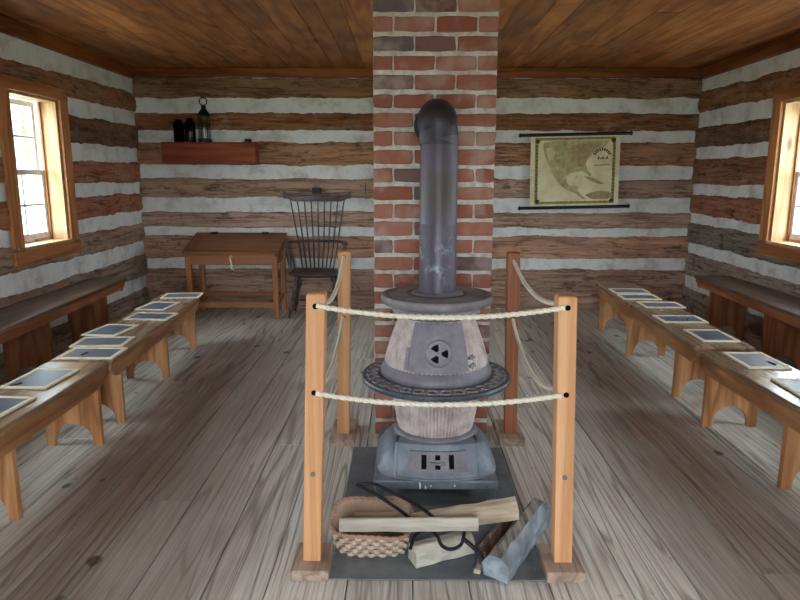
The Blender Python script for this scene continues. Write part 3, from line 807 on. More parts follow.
bench('wall_bench', 'taller dark red-brown bench under the left window', 'bench', -2.34, 1.6, .05, 3.82, .34, WH, (.2, 1.5, 2.5, 3.42), B2, GW, ap=.06)
bench('wall_bench', 'taller dark red-brown bench under the right window', 'bench', 2.53, 1.6, -.045, 4.08, .34, WH, (.2, 1.5, 2.84, 3.76), B2, GW, ap=.06)

# ------------------------------------------------------------------ slates
def make_slate():
    r = thing('writing_slate', 'x', 'slate', (0,0,0), 0, 'framed writing slates on the benches')
    W, D, f = .292, .215, .021
    mb = MB()
    for sy in (-1, 1):
        a, b = sorted((sy*D/2, sy*(D/2-f))); mb.box(-W/2, W/2, a, b, 0, .010)
        a, b = sorted((sy*W/2, sy*(W/2-f))); mb.box(a, b, -D/2+f, D/2-f, 0, .010)
    mb.build('frame', M['slate_frame'], r, bevel=.003)
    mb = MB(); mb.box(-W/2+f-.004, W/2-f+.004, -D/2+f-.004, D/2-f+.004, .003, .0068); mb.build('slate_panel', M['slate'], r)
    return r
SL = [
('nearest slate on the left near bench, cut off by the edge of the photo',-1.69,2.50,0,1),
('slate on the left near bench, second from the camera, set lengthwise',-1.70,2.905,88,0),
('slate lying across the joint between the two left benches',-1.668,3.345,2,0),
('slate just beyond the bench joint on the left, touching the slate in front of it',-1.725,3.59,4,0),
('slate at the back edge of the left far bench, only its pale frame clear',-1.806,3.875,-6,1),
('middle slate of the left far bench, set squarely across',-1.712,4.275,-2,0),
('second slate from the far end of the left bench, near its back edge',-1.80,4.63,86,0),
('farthest slate on the left bench, sticking out towards the aisle by the desk',-1.765,5.05,7,0),
('farthest slate on the right far bench',1.862,5.335,-3,0),
('second farthest slate on the right far bench',1.846,5.063,-3,0),
('third farthest slate on the right far bench, set back from the aisle edge',1.897,4.745,-1,0),
('fourth farthest slate on the right far bench, alone in the middle',1.836,4.255,-1,0),
('slate at the near end of the right far bench, set lengthwise',1.832,3.80,89,0),
('slate at the far end of the right near bench, pale with window glare',1.818,3.265,89,0),
('slate on the right near bench, cut off by the right edge of the photo',1.822,2.80,88,0)]
proto = make_slate(); slates = []
for i, (lab, x, y, a, rot) in enumerate(SL):
    o = proto if i == 0 else copy_tree(proto)
    o.location = (x, y, BH+.0006); o.rotation_euler = (0, 0, radians(a)); o['label'] = lab; slates.append(o)
slates[0].rotation_euler.z = radians(86)
slates[4].rotation_euler.z = radians(84)
for lab, x, y, a in (('short dark slate pencil on the second left slate from the camera',-1.755,2.80,70),('short dark slate pencil on the slate at the left bench joint',-1.70,3.325,80),('short dark slate pencil on the fourth farthest right slate',1.875,4.235,70),('short dark slate pencil on the glaring right slate nearest the joint',1.865,3.20,100)):
    mb = MB(); mb.tube([(-.028,0,0),(.022,0,0),(.03,0,0)], [.0032,.0032,.0012], 8)
    o = mb.build('slate_pencil', M['chalk'], loc=(x, y, BH+.0106)); o.rotation_euler.z = radians(a); tag(o, lab, 'pencil', 'slate pencils lying on slates')

# ------------------------------------------------------------------ writing desk
desk = thing('writing_desk', 'brown slant-top writing desk against the back wall beside the chair', 'desk', (-1.648, 6.08, 0))
zf, zb, dd_ = .648, .792, .47
mb = MB(); w = .458
mb.prism([(-.015, zf-.022), (-.015, zf), (dd_, zb), (dd_, zb-.022)], -w, w, 'X'); lid = mb.build('lid', M['desk'], desk, bevel=.005)
for hx in (-.27, .24):
    mb = MB(); mb.box(hx-.035, hx+.035, dd_-.05, dd_-.005, 0, .006)
    for i, p in enumerate(mb.v): mb.v[i] = (p[0], p[1], p[2]+zf+(p[1]+.015)*(zb-zf)/(dd_+.015)+.0005)
    mb.build('hinge', M['iron_black'], lid)
w = .415
mb = MB(); mb.box(-w, w, .01, .03, .522, zf-.018); fb = mb.build('front_board', M['desk'], desk, bevel=.002)
for s_ in (-1, 1):
    mb = MB(); a, b = sorted((s_*w, s_*(w-.02))); mb.prism([(.031, .522), (.031, zf-.014), (dd_-.021, zb-.028), (dd_-.021, .522)], a, b, 'X'); mb.build('side_board', M['desk'], desk)
mb = MB(); mb.box(-w, w, dd_-.02, dd_-.001, .522, zb-.024); mb.build('back_board', M['desk'], desk)
mb = MB(); mb.box(-w+.02, w-.02, .031, dd_-.021, .524, .536); mb.build('bottom_board', M['desk'], desk)
for lx in (-.412, .412):
    for ly in (.034, dd_-.034):
        mb = MB(); s0, s1 = .026, .022
        mb.add([(lx-s1,ly-s1,0),(lx+s1,ly-s1,0),(lx+s1,ly+s1,0),(lx-s1,ly+s1,0),(lx-s0,ly-s0,.6),(lx+s0,ly-s0,.6),(lx+s0,ly+s0,.6),(lx-s0,ly+s0,.6)], [(3,2,1,0),(4,5,6,7),(0,1,5,4),(1,2,6,5),(2,3,7,6),(3,0,4,7)])
        mb.build('leg', M['desk_leg'], desk, bevel=.003)
for (a, b) in (((-.39,.034,.135),(.39,.034,.135)),((-.39,dd_-.034,.16),(.39,dd_-.034,.16)),((-.412,.055,.16),(-.412,dd_-.055,.16)),((.412,.055,.16),(.412,dd_-.055,.16))):
    mb = MB(); mb.bar(a, b, .02, .05); mb.build('stretcher', M['desk'], desk, bevel=.002)
mb = MB(); mb.prism([(.0+.024*cos(t_)*(.8), .592+.024*sin(t_)) for t_ in [2*pi*k/16 for k in range(16)]], .004, .0102, 'Y'); kp = mb.build('key_plate', M['brass'], desk)
mb = MB(); mb.bar((0,-.012,.590), (0,.004,.590), .005, .014); mb.tube([(.013*cos(a), -.016, .590+.010*sin(a)) for a in [2*pi*k/14 for k in range(14)]], .003, 6, closed=True); mb.build('key', M['brass'], kp)
mb = MB(); mb.tube([(0,-.018,.585),(.004,-.022,.56),(.012,-.02,.535),(.004,-.018,.515),(.014,-.02,.495),(.034,-.02,.475)], .004, 6); mb.tube([(0,-.02,.585),(.012,-.024,.55),(.02,-.02,.52),(.008,-.02,.485)], .0035, 6); mb.build('key_string', M['string'], kp)

# ------------------------------------------------------------------ windsor chair
ch = thing('windsor_chair', 'dark comb-back windsor armchair between the desk and the rear rope post', 'chair', (-.868, 6.28, 0))
CM = M['chair']
mb = MB(); prof = [(.0,-.0),]
def seat_out(th): 
    c_, s_ = cos(th), sin(th); return (.265*abs(c_)**.85*(1 if c_ > 0 else -1)*(1-.06*s_), .215*abs(s_)**.9*(1 if s_ > 0 else -1))
n = 40; vs = []
for (k, z) in ((.90,.405),(1.0,.422),(1.0,.436),(.95,.444),(.6,.436),(.2,.432)):
    vs += [(seat_out(2*pi*i/n)[0]*k, seat_out(2*pi*i/n)[1]*k, z) for i in range(n)]
fs = [tuple(range(n-1,-1,-1)), tuple(5*n+i for i in range(n))]
for L in range(5):
    for i in range(n): fs.append((L*n+i, L*n+(i+1) % n, (L+1)*n+(i+1) % n, (L+1)*n+i))
mb.add(vs, fs, 0, True); mb.build('seat', CM, ch)
def turned(a, b, rs, n=40):
    a = Vector(a); b = Vector(b); mb = MB(); K = len(rs)-1
    pts = []; rr = []
    for i in range(n+1):
        t = i/n; pts.append(a.lerp(b, t)); f = t*K; j = min(int(f), K-1); q = f-j; rr.append(rs[j]+(rs[j+1]-rs[j])*(q*q*(3-2*q)))
    mb.tube(pts, rr, 12); return mb
LR = [.010,.013,.017,.020,.017,.010,.019,.012,.021,.024,.019,.011,.018,.014]
feet = {}
for sx_ in (-1, 1):
    for sy_, fy, ty in ((-1,-.15,-.12),(1,.20,.12)):
        a = (sx_*.252, fy, 0); b = (sx_*.165, ty, .412); turned(a, b, LR).build('leg', CM, ch); feet[(sx_, sy_)] = (Vector(a), Vector(b))
for sx_ in (-1, 1):
    p = feet[(sx_,-1)]; q = feet[(sx_,1)]
    turned(p[0].lerp(p[1], .36), q[0].lerp(q[1], .36), [.008,.012,.019,.012,.008], 16).build('stretcher', CM, ch)
a = feet[(-1,-1)][0].lerp(feet[(-1,-1)][1], .36).lerp(feet[(-1,1)][0].lerp(feet[(-1,1)][1], .36), .5)
b = feet[(1,-1)][0].lerp(feet[(1,-1)][1], .36).lerp(feet[(1,1)][0].lerp(feet[(1,1)][1], .36), .5)
turned(a, b, [.008,.012,.019,.012,.008], 16).build('stretcher', CM, ch)
# arm bow: U of bent wood, open to the front
def bow(t):      # t -1..1
    a = -pi/2+ (t*radians(118))+pi; th = pi/2+t*radians(112)
    return Vector((.295*cos(th)*1.0, .02+.20*sin(th), .715-.006*abs(t)))
pts = [bow(-1+2*i/48) for i in range(49)]
mb = MB(); mb.tube(pts, [.020 if i < 4 or i > 44 else .0135 for i in range(49)], 10); mb.build('arm_bow', CM, ch)
crest = lambda t: Vector((.335*t, .215-.05*t*t, 1.128+.012*(1-t*t)+.05*(max(0, abs(t)-.66)/.34)**1.3))
for i in range(9):
    u = (i-4)/4
    top = crest(u*.80)+Vector((0,0,-.01)); midp = bow(-u*.37); bot = Vector((u*.15, .165-.04*u*u, .43))
    mb = MB(); mb.tube([bot, bot.lerp(midp, .5), midp, midp.lerp(top, .5), top], [.007,.0095,.008,.0068,.0055], 8); mb.build('back_spindle', CM, ch)
for s_ in (-1, 1):
    for k, t in enumerate((.66, .80, .95)):
        p = bow(-s_*t); bot = Vector((s_*(.215+.012*k), .10-.085*k, .43)); turned(bot, p, [.008,.012,.016,.010,.008] if k == 2 else [.007,.009,.010,.008,.007], 14).build('arm_spindle', CM, ch)
mb = MB(); n = 40
def crest_sec(t):
    c_ = crest(t); h = .024+.010*(1-t*t)+(.012 if abs(t) > .9 else 0); th_ = .010
    return [c_+Vector((0,-th_,-h)), c_+Vector((0,th_,-h)), c_+Vector((0,th_,h*.8)), c_+Vector((0,-th_,h*.8))]
vs = []
for i in range(n+1): vs += crest_sec(-1+2*i/n)
fs = [(3,2,1,0), tuple(n*4+k for k in range(4))]
for i in range(n):
    for k in range(4): fs.append((i*4+k, i*4+(k+1) % 4, i*4+4+(k+1) % 4, i*4+4+k))
mb.add(vs, fs); mb.build('crest_rail', CM, ch, bevel=.006)

m = MB(); m.box(-.042, .042, -.03, .028, -.03, .03)
o = m.build('junction_box', M['darkbox'], loc=(-.885, 6.552, 1.205), bevel=.004)
tag(o, 'small dark metal box fixed to the log above the chair back', 'box')
m = MB(); m.tube([(.0,.0,-.02),(.002,-.002,.04),(0,0,.085)], .004, 6)
wr = m.build('wire', M['darkbox'], loc=(-.40, 6.574, 1.20)); tag(wr, 'short dark wire running up the log right of the chair back', 'wire')

# ------------------------------------------------------------------ wall shelf and what stands on it
sh = thing('wall_shelf', 'red-brown box shelf hung on the back wall at upper left', 'shelf', (-1.905, 6.42, 1.462))
w = .455
mb = MB(); mb.box(-w, w, 0, .018, 0, .19); mb.build('front_board', M['shelf'], sh, bevel=.003)
mb = MB(); mb.box(-w-.0, w, -.0, .155, .1905, .2085); mb.build('top_board', M['shelf'], sh, bevel=.003)
for s_ in (-1, 1):
    mb = MB(); a, b = sorted((s_*w, s_*(w-.018))); mb.box(a, b, .0185, .155, 0, .19); mb.build('end_board', M['shelf'], sh, bevel=.002)
mb = MB(); mb.box(-w+.019, w-.019, .0185, .155, .0, .018); mb.build('bottom_board', M['shelf'], sh)
SZ = 1.462+.209
lan = thing('lantern', 'glass lantern with a ring handle on the wall shelf', 'lantern', (-1.955, 6.495, SZ))
mb = MB(); mb.lathe([(.064,0),(.066,.006),(.066,.03),(.058,.036)], n=28); mb.build('base', M['tin'], lan)
mb = MB(); mb.lathe([(.054,.036),(.056,.06),(.056,.235),(.052,.25)], n=28, cap=False); mb.build('glass', M['clear'], lan)
mb = MB()
for k in range(4):
    a = pi/4+k*pi/2; mb.tube([(.06*cos(a),.06*sin(a),.03),(.06*cos(a),.06*sin(a),.252)], .0035, 6)
mb.build('guard_wire', M['tin'], lan)
mb = MB(); mb.lathe([(.062,.25),(.062,.258),(.045,.285),(.022,.315),(.02,.335),(.026,.34),(.012,.35)], n=28); mb.build('cap', M['tin'], lan)
mb = MB(); mb.tube([(.036*cos(a),.012*sin(a)*0,.383+.036*sin(a)) for a in [2*pi*k/28 for k in range(28)]], .0055, 8, closed=True); mb.build('ring_handle', M['tin'], lan)
mb = MB(); mb.lathe([(.012,.036),(.012,.13),(.002,.14)], n=12); mb.build('candle', M['white'], lan)
for lab, x, r, h in (('dark brown glass jar at the left end of the wall shelf',-2.205,.05,.215),('dark brown glass jar on the wall shelf next to the lantern',-2.095,.052,.225)):
    t = thing('glass_jar', lab, 'jar', (x, 6.495, SZ), 0, 'dark glass jars on the wall shelf')
    mb = MB(); mb.lathe([(r*.92,0),(r,.008),(r,h*.78),(r*.8,h*.88),(r*.62,h*.92),(r*.62,h),(r*.7,h)], n=28); mb.build('glass', M['jar'], t)
    mb = MB(); mb.lathe([(r*.86,.004),(r*.88,.02),(r*.88,h*.5)], n=24); mb.build('contents', M['darkbox'], t)
m = MB(); m.box(-.045, .045, -.02, .02, 0, .016); o = m.build('chalk_box', M['white'], loc=(-1.625, 6.45, SZ), bevel=.003); tag(o, 'small flat white box on the right half of the wall shelf', 'box')
m = MB(); m.lathe([(.03,0),(.033,.004),(.036,.028),(.03,.032)], n=20); o = m.build('ink_pot', M['darkbox'], loc=(-1.53, 6.47, SZ)); tag(o, 'small squat dark pot at the right end of the wall shelf', 'pot')

# ------------------------------------------------------------------ wall map
def flat(name, col, rough=.8, var=.08, sc=14, col2=None): return plain(name, col, rough, 0, .2, var, sc, 0, col2, 6)
mp = thing('wall_map', 'old yellowed roller map of a coastline hung on the back wall', 'map', (1.675, 6.545, 1.052))
mp.rotation_euler.y = radians(-1.3)
for z, nm in ((.0, 'lower_rod'), (.705, 'upper_rod')):
    mb = MB(); mb.tube([(-.555,0,z),(-.545,0,z),(-.535,0,z),(-.53,0,z),(.53,0,z),(.535,0,z),(.545,0,z),(.555,0,z)], [.008,.021,.021,.0155,.0155,.021,.021,.008], 12); mb.build(nm, M['map_rod'], mp)
MW = .437
mb = MB(); mb.grid(lambda a, b: (-MW+2*MW*a, .004*sin(a*5)*sin(b*3), .008+.69*b), 24, 12)
sheet = mb.build('map_sheet', flat('map_paper', (222,211,166), .8, .08, 6, (234,226,190)), mp)
L_ = lambda pts: [(-MW+2*MW*x/100, .008+.69*(100-y)/100) for x, y in pts]
def lay(name, polys, mat, off):
    mb = MB()
    for p in polys:
        q = L_(p); mb.add([(x, -.0055-off, z) for x, z in q], [tuple(range(len(q)))])
    return mb.build(name, mat, sheet, fix=False)
# coords in percent of the sheet, x right, y down
land = [(14,10),(24,8),(40,7),(60,8),(80,8),(88,9),(82,17),(76,20),(72,24),(68,29),(64,34),(62,40),(63,44),(65,50),(69,56),(67,58),(62,53),(58,50),(52,51),(45,53),(41,57),(41,66),(45,71),(51,70),(54,72),(54,78),(58,84),(64,90),(60,90),(52,82),(44,78),(36,72),(30,64),(27,58),(24,52),(23,46),(19,38),(16,28),(14,18)]
lay('land', [land], flat('map_land_wash', (180,166,120), .8, .14, 22, (196,184,142)), .0012)
lay('land_tint', [[(47,14),(60,12),(70,14),(66,26),(61,36),(60,44),(52,44),(46,40),(45,26)], [(62,84),(70,80),(80,78),(90,80),(93,86),(88,90),(70,90)], [(60,58),(66,58),(74,62),(80,66),(84,69),(78,69),(70,65)]], flat('map_land_tint', (170,148,106), .8, .14, 26, (184,164,120)), .0020)
lay('sea_patch', [[(17,18),(24,16),(27,24),(25,34),(21,34),(18,27)]], flat('map_pale_patch', (206,198,156), .8, .08), .0024)
border = MB(); DK = flat('map_border_ink', (132,112,58), .8, .5, 60, (186,172,118))
for (a, b, c, d) in ((5,95,3.2,6.6),(5,95,92.5,96),(5,8.4,6.6,92.5),(91.6,95,6.6,92.5)):
    q = L_([(a,c),(b,c),(b,d),(a,d)]); border.add([(x, -.0065, z) for x, z in q], [(0,1,2,3)])
border.build('map_border', DK, sheet, fix=False)
ink = flat('map_dark_ink', (74,62,44), .8)
blobs = []
for cx_, cy_ in ((8,8),(92,8),(8,92),(92,92)):
    blobs.append([(cx_+3.2*cos(2*pi*k/10)*(1 if k % 2 else .6), cy_+4*sin(2*pi*k/10)*(1 if k % 2 else .6)) for k in range(10)])
# cartouche: an arched band of ticks over a small ornament and a rule
for k in range(9):
    a = radians(200+ k*17.5); r0, r1 = 7, 10.5
    blobs.append([(80+r*cos(a+e)*1.0, 30+r*sin(a+e)*1.1) for r, e in ((r0,-.10),(r1,-.10),(r1,.10),(r0,.10))])
for k in range(5): blobs.append([(75+2.4*k, 31+(k % 2)*2), (76.6+2.4*k, 30+(k % 2)*2), (77+2.4*k, 33.4), (75.2+2.4*k, 34.2)])
blobs.append([(71,42),(89,41.6),(89,42.5),(71,43)])
for k in range(16): blobs.append([(6.0,14+4.8*k),(7.4,14+4.8*k),(7.4,15.6+4.8*k),(6.0,15.6+4.8*k)]); blobs.append([(92.6,14+4.8*k),(94,14+4.8*k),(94,15.6+4.8*k),(92.6,15.6+4.8*k)])
blobs += [[(51,58),(52.2,58),(52.2,59.4),(51,59.4)]]
lay('map_ornament', blobs, ink, .0030)

# ------------------------------------------------------------------ firewood, basket, tongs
def billet(p0, p1, poly, mats, name, label, cat, jit=.004, group=None, seed=0, taper=1.0, bend=0.0, n=14, midx=None, cap_mat=None):
    """split log: outline (side, up) swept along p0->p1"""
    p0 = Vector(p0); p1 = Vector(p1); t = (p1-p0); L = t.length; t.normalize()
    up = Vector((0,0,1)); side = up.cross(t).normalized()*-1; u2 = side.cross(t).normalized()
    if u2.z < 0: u2 = -u2
    mb = MB(); K = len(poly); vs = []
    org = p0
    for i in range(n+1):
        a = i/n; k = 1+(taper-1)*a
        c = p0.lerp(p1, a)+Vector((0,0,bend*4*a*(1-a)))
        for j, (s_, h_) in enumerate(poly):
            e = Vector((noise.noise(Vector((a*L*14+seed, j*1.7, 0))), noise.noise(Vector((a*L*14, j*1.7, seed+9))), 0))*jit
            vs.append(c+side*(s_*k+e.x)+u2*(h_*k+e.y)-org)
    fs = []
    for i in range(n):
        for j in range(K): fs.append((i*K+j, i*K+(j+1) % K, (i+1)*K+(j+1) % K, (i+1)*K+j))
    mb.add(vs, fs, 0, False)
    mb.add([vs[j] for j in range(K)], [tuple(range(K))], 0); mb.add([vs[n*K+j] for j in range(K)], [tuple(range(K))], 0)
    if midx:
        for fi in range(len(fs)):
            if fi % K in midx: mb.m[fi] = 1
    o = mb.build(name, mats, loc=org, bevel=.003, seg=1)
    return tag(o, label, cat, group)
GF = 'pieces of firewood in front of the stove'
# basket
bk_ = thing('splint_basket', 'low oblong woven basket holding kindling beside the front left post', 'basket', (-.116, 2.215, PZ))
def bprof(th, k):      # k 0 bottom .. 1 rim
    e = 3.2; a = .128+.018*k; b = .095+.035*k
    c_, s_ = cos(th), sin(th); q = 1/((abs(c_)**e+abs(s_)**e)**(1/e))
    z = k*(.093+.022*max(0, s_)+.008*max(0, -c_)+.006*sin(3*th))
    return Vector((a*q*c_-.004*k+.002*sin(5*th), b*q*s_+.006*k*sin(2*th), z))
NT_, NR = 84, 5
def weave(outer):
    def fn(a, b):
        th = 2*pi*a; p = bprof(th, b); k = int(a*NT_/2+1e-6); rr = int(min(b*NR, NR-.001))
        nr = Vector((cos(th), sin(th), 0)); ph = sin(pi*(a*NT_/2 % 1))
        s_ = 1 if (k+rr) % 2 else -1
        return p+nr*((.0035*s_*ph) + (0 if outer else -.007))
    return fn
mb = MB()
tone = lambda a, b: (.85 if (int(a*NT_/2+1e-6)+int(min(b*NR, NR-.001))) % 2 else .2)
# per-cell quads so that the checker weave keeps crisp tones
for i in range(NT_//2):
    for r_ in range(NR):
        s_ = 1 if (i+r_) % 2 else -1
        def fn(a, b, i=i, r_=r_, s_=s_):
            th = 2*pi*(i+a)/(NT_//2); p = bprof(th, (r_+.04+b*.92)/NR); return p+Vector((cos(th), sin(th), 0))*(.0042*s_*sin(pi*a))
        mb.grid(fn, 4, 1, attr=lambda a, b, s_=s_, q=U(-.1,.1): max(0, min(1, (.78 if s_ > 0 else .25)+q)))
mb.grid(lambda a, b: bprof(2*pi*a, b)-Vector((cos(2*pi*a), sin(2*pi*a), 0))*.006, 60, 4, attr=lambda a, b: .35)
mb.build('basket_wall', M['basket'], bk_, fix=False)
mb = MB(); pts = [bprof(2*pi*i/60, 0.01) for i in range(60)]; mb.add([p+Vector((0,0,.002)) for p in pts], [tuple(range(60))]); mb.build('basket_bottom', M['basket_in'], bk_, fix=False)
mb = MB(); pts = [bprof(2*pi*i/240, 1.0) for i in range(240)]; mb.tube(pts, .0068, 12, closed=True, prof=lambda i, th: 1+.25*cos(2*(th-i*2*pi/12))); mb.build('rim', M['basket'], bk_, fix=False)
for lab, a, b, w, mt in (('split stick of kindling lying along the back of the basket',(-.19,2.285,.080),(-.025,2.268,.092),.012,'split_tan'),('split stick of kindling low in the basket near its front',(-.20,2.165,.04),(-.015,2.150,.055),.015,'split_tan'),('short dark stick of kindling in the middle of the basket',(-.20,2.235,.03),(-.05,2.205,.034),.014,'bark_x'),('thin stick of kindling leaning on the right rim of the basket',(-.16,2.292,.050),(-.035,2.225,.085),.010,'split_pale')):
    billet(a, b, [(-w,-w*.6),(w,-w*.7),(w*.8,w*.6),(-w*.5,w*.8)], [M[mt]], 'kindling', lab, 'kindling', .002, 'kindling in the basket', U(0,50))
# long split stick lying over the basket
billet((-.230,2.118,.134),(.262,2.130,.134), [(-.014,-.022),(.018,-.021),(.021,.004),(.006,.025),(-.015,.019)], [M['split_pale']], 'firewood', 'long pale split stick lying over the basket rim and the logs', 'firewood', .003, GF, 3)
billet((.03,2.216,.086),(.418,2.238,.141), [(-.02,-.036),(.028,-.032),(.036,.004),(.022,.030),(-.008,.036),(-.034,.012)], [M['split_tan']], 'firewood', 'thick pale log with a broad cut right end, under the long stick', 'firewood', .005, GF, 14, 1.12)
billet((.028,2.082,.044),(.24,2.175,.044), [(-.034,-.034),(.036,-.036),(.036,.014),(.012,.034),(-.030,.028)], [M['split_pale']], 'firewood', 'short pale billet on the hearth pad right of the basket', 'firewood', .004, GF, 23)
billet((.312,1.985,.052),(.540,2.385,.052), [(-.046,-.036),(.042,-.045),(.046,.012),(.012,.040),(-.026,.044),(-.050,.010)], [M['split_grey'], M['bark']], 'firewood', 'big squared blue-grey log with bark on top beside the front right post', 'firewood', .006, GF, 31, 1.0, 0, 22, (3,4))
billet((.292,2.12,.028),(.408,2.335,.028), [(-.034,-.020),(.03,-.020),(.032,.008),(-.006,.022),(-.032,.010)], [M['brown_log'], M['bark']], 'firewood', 'dark brown piece of wood tucked behind the big squared log', 'firewood', .006, GF, 44, 1.0, 0, 10, (3,))
billet((.250,2.022,.017),(.298,2.17,.020), [(-.012,-.009),(.012,-.009),(.013,.005),(-.010,.009)], [M['split_tan'], M['bark']], 'bark_strip', 'thin strip of bark lying against the left side of the big squared log', 'bark', .004, None, 52, 1.0, .004, 10, (2,))
billet((.20,2.375,.026),(.335,2.425,.028), [(-.026,-.020),(.026,-.020),(.026,.008),(.004,.022),(-.024,.010)], [M['bark_x']], 'firewood', 'small chunk of rough bark behind the thick pale log', 'firewood', .009, GF, 61)
# tongs
tg = thing('fire_tongs', 'black iron fire tongs lying across the basket and logs', 'tongs', (.06, 2.2, PZ))
T0 = Vector((.06, 2.2, PZ))
def rod(name, pts, r): 
    mb = MB(); P_ = [Vector(p)-T0 for p in pts]
    # smooth path
    out = []
    for i in range(len(P_)-1):
        p_1 = P_[max(i-1, 0)]; p0_ = P_[i]; p1_ = P_[i+1]; p2_ = P_[min(i+2, len(P_)-1)]
        for k in range(8):
            t = k/8; out.append(.5*((2*p0_)+(p1_-p_1)*t+(2*p_1-5*p0_+4*p1_-p2_)*t*t+(3*p0_-p_1-3*p1_+p2_)*t**3))
    out.append(P_[-1]); mb.tube(out, r, 8); mb.build(name, M['iron_black'], tg)
rod('handle', [(-.190,2.418,.135),(-.12,2.345,.138),(-.06,2.275,.136),(-.01,2.20,.140),(.05,2.164,.108)], .0065)
rod('handle', [(-.190,2.418,.136),(-.125,2.415,.142),(-.06,2.355,.142),(.02,2.28,.140),(.09,2.195,.136),(.125,2.166,.108)], .0065)
rod('hook', [(.022,2.055,.080),(.035,2.10,.098),(.062,2.130,.105),(.095,2.128,.108),(.118,2.100,.100),(.132,2.062,.088),(.165,2.048,.084),(.200,2.072,.090),(.214,2.125,.102)], .0065)
rod('jaw', [(.205,2.10,.096),(.25,2.07,.07),(.272,2.050,.048),(.282,2.044,.032)], .008)

m = MB(); m.tube([(0,-.075,.0045),(0,.075,.0045)], .0045, 8)
o = m.build('thin_stick', M['white'], loc=(1.90, 3.12, 0)); o.rotation_euler.z = radians(-2); tag(o, 'thin pale stick on the floor under the right near bench', 'stick')

# ------------------------------------------------------------------ outdoors seen through the windows
def grass():
    t = NT('pale_meadow'); n = t.noise(t.coord(), 1.4, 6, .7)
    return t.fin(t.ramp(n, [(.3, rgba((138,144,118))), (.7, rgba((184,186,160)))]), .9, 0, .1)
def ground_ring():
    mb = MB(); x0, x1, y0, y1 = XL-.36, XR+.36, YF-.42, YB+.36; F_ = 40
    for (a, b, c, d) in ((-F_, x0, -F_, F_), (x1, F_, -F_, F_), (x0, x1, -F_, y0), (x0, x1, y1, F_)): mb.box(a, b, c, d, -.45, -.30)
    return mb.build('ground', grass())
tag(ground_ring(), 'pale green grass outside the windows', 'grass', kind='structure')
M['rail'] = wood('silvery_fence_rail', 'X', [(120,120,118),(164,166,166),(196,200,202)], 8, 12, .85, .15, 4, .2)
M['porch'] = plain('grey_blue_paint', (150,168,184), .6)
M['shed'] = wood('pale_weathered_siding', 'Z', [(150,158,164),(186,194,200),(208,214,218)], 6, 9, .85, .15, 4, .2)
fx = thing('rail_fence', 'split-rail fence seen through the left window', 'fence', (-5.6, 9.6, -.30), radians(100))
for seg in range(4):
    for k in range(6):
        a = Vector((seg*1.7-3.2, .22*(-1)**seg, .12+k*.22)); b = Vector((seg*1.7-1.5, -.22*(-1)**seg, .16+k*.22+U(-.03,.03)))
        mb = MB(); mb.tube([a, a.lerp(b, .5)+Vector((0,U(-.03,.03),U(-.02,.02))), b], [.055,.06,.05], 7, smooth=False); mb.build('rail', M['rail'], fx)
pp = MB(); pp.box(-.09, .09, -.09, .09, 0, 2.9); o = pp.build('porch_post', M['porch'], loc=(-3.62, 6.05, -.30), bevel=.01); tag(o, 'grey-blue square post standing outside the left window', 'post')
def tree(label, loc, h, R, seed):
    t = thing('shade_tree', label, 'tree', loc)
    mb = MB(); mb.tube([(0,0,0),(.05,.02,h*.3),(0,.05,h*.6)], [.2,.15,.08], 10); mb.build('trunk', M['bark'], t)
    mb = MB()
    for i in range(900):
        th = U(0, 2*pi); ph = math.acos(U(-1, 1)); r = R*U(.5, 1)**.5
        c = Vector((r*sin(ph)*cos(th), r*sin(ph)*sin(th), h*.68+r*.85*cos(ph))); s_ = U(.12, .26)
        d1 = Vector((U(-1,1), U(-1,1), U(-1,1))).normalized(); d2 = d1.orthogonal().normalized()
        mb.add([c-d1*s_, c+d2*s_*.5, c+d1*s_, c-d2*s_*.5], [(0,1,2,3)])
    mb.build('crown', LEAF, t, fix=False)
LEAF = plain('light_green_leaves', (112,140,86), .7, 0, .3, .25, 3)
tree('leafy tree standing beyond the fence outside the left window', (-9.0, 13.5, -.3), 5.2, 2.2, 1)
tree('leafy tree standing beyond the shed outside the right window', (10.5, 12.0, -.3), 5.6, 2.3, 2)
sd = thing('board_shed', 'pale weathered board shed seen through the right window', 'shed', (6.6, 9.4, -.30), radians(-8))
mb = MB()
for k in range(18): mb.box(-1.8+k*.2, -1.8+k*.2+.19, -1.5, 1.5, 0, 1.75, 0, 0)
mb.build('siding', M['shed'], sd, bevel=.004)
mb = MB(); mb.prism([(-1.65,1.75),(1.65,1.75),(0,2.55)], -1.95, 1.95, 'X'); mb.build('roof', M['rail'], sd)

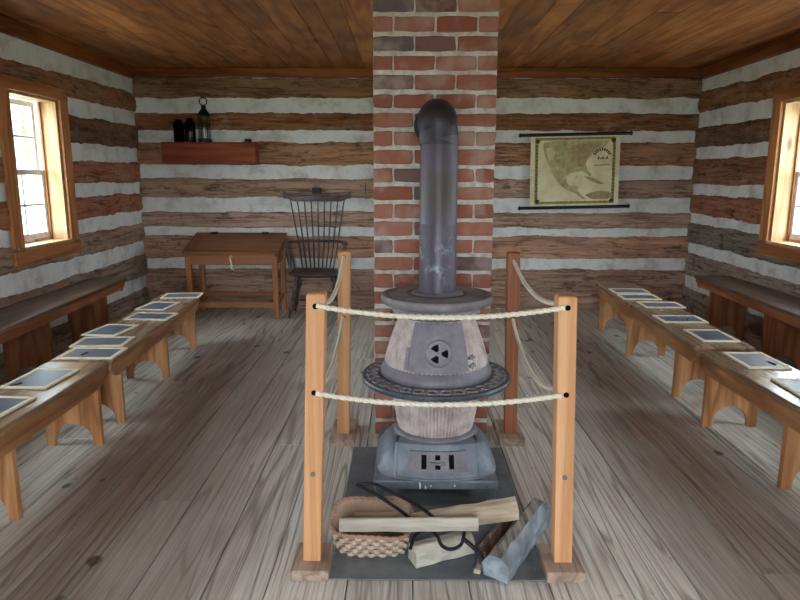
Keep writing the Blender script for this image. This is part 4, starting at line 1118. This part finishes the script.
# ------------------------------------------------------------------ daylight
W = bpy.data.worlds.new('overcast_sky'); SC.world = W; W.use_nodes = True
nt = W.node_tree; bg = nt.nodes['Background']; bg.inputs[0].default_value = (.80, .92, 1.0, 1); bg.inputs[1].default_value = 6.0
def portal(name, loc, rot, sx, sy):
    l = bpy.data.lights.new(name, 'AREA'); l.shape = 'RECTANGLE'; l.size = sx; l.size_y = sy
    l.cycles.is_portal = True
    o = bpy.data.objects.new(name, l); COL.objects.link(o); o.location = loc; o.rotation_euler = rot
portal('window_daylight', (XL-.21, sum(WL)/2, (WZ0+WZ1)/2), (0, radians(-90), 0), WZ1-WZ0, WL[1]-WL[0])
portal('window_daylight', (XR+.21, sum(WR)/2, (WZ0+WZ1)/2), (0, radians(90), 0), WZ1-WZ0, WR[1]-WR[0])
for w_ in (W2, W3):  # sky portals for the added side windows
    for x_, s_ in ((XL-.21, -1), (XR+.21, 1)): portal('window_daylight', (x_, sum(w_)/2, (WZ0+WZ1)/2), (0, radians(90*s_), 0), WZ1-WZ0, w_[1]-w_[0])
for (a, b, c, d) in FH:
    portal('added_doorway_daylight', ((a+b)/2, YF-.21, (c+d)/2), (radians(90), 0, 0), b-a, d-c)  # sky portal for the added, unseen doorway

# ------------------------------------------------------------------ camera
cam = bpy.data.cameras.new('camera'); co = bpy.data.objects.new('camera', cam); COL.objects.link(co)
cam.sensor_fit = 'HORIZONTAL'; cam.sensor_width = 36; cam.lens = 36*650/800; cam.clip_start = .02
p_, y_, r_ = radians(10.77), radians(-.457), radians(.13)
fw = Vector((sin(y_)*cos(p_), cos(y_)*cos(p_), -sin(p_))); rt = Vector((cos(y_), -sin(y_), 0)); up = rt.cross(fw)
r2 = rt*cos(r_)+up*sin(r_); u2 = -rt*sin(r_)+up*cos(r_)
Mx = Matrix((r2, u2, -fw)).transposed().to_4x4(); Mx.translation = (0, 0, 1.35)
co.matrix_world = Mx
SC.camera = co
SC.cycles.use_denoising = True; SC.cycles.denoising_prefilter = 'ACCURATE'
SC.cycles.max_bounces = 10; SC.cycles.diffuse_bounces = 6
SC.view_settings.view_transform = 'Standard'; SC.view_settings.look = 'None'
SC.view_settings.gamma = 1; SC.view_settings.use_curve_mapping = False
SC.view_settings.exposure = 1.95
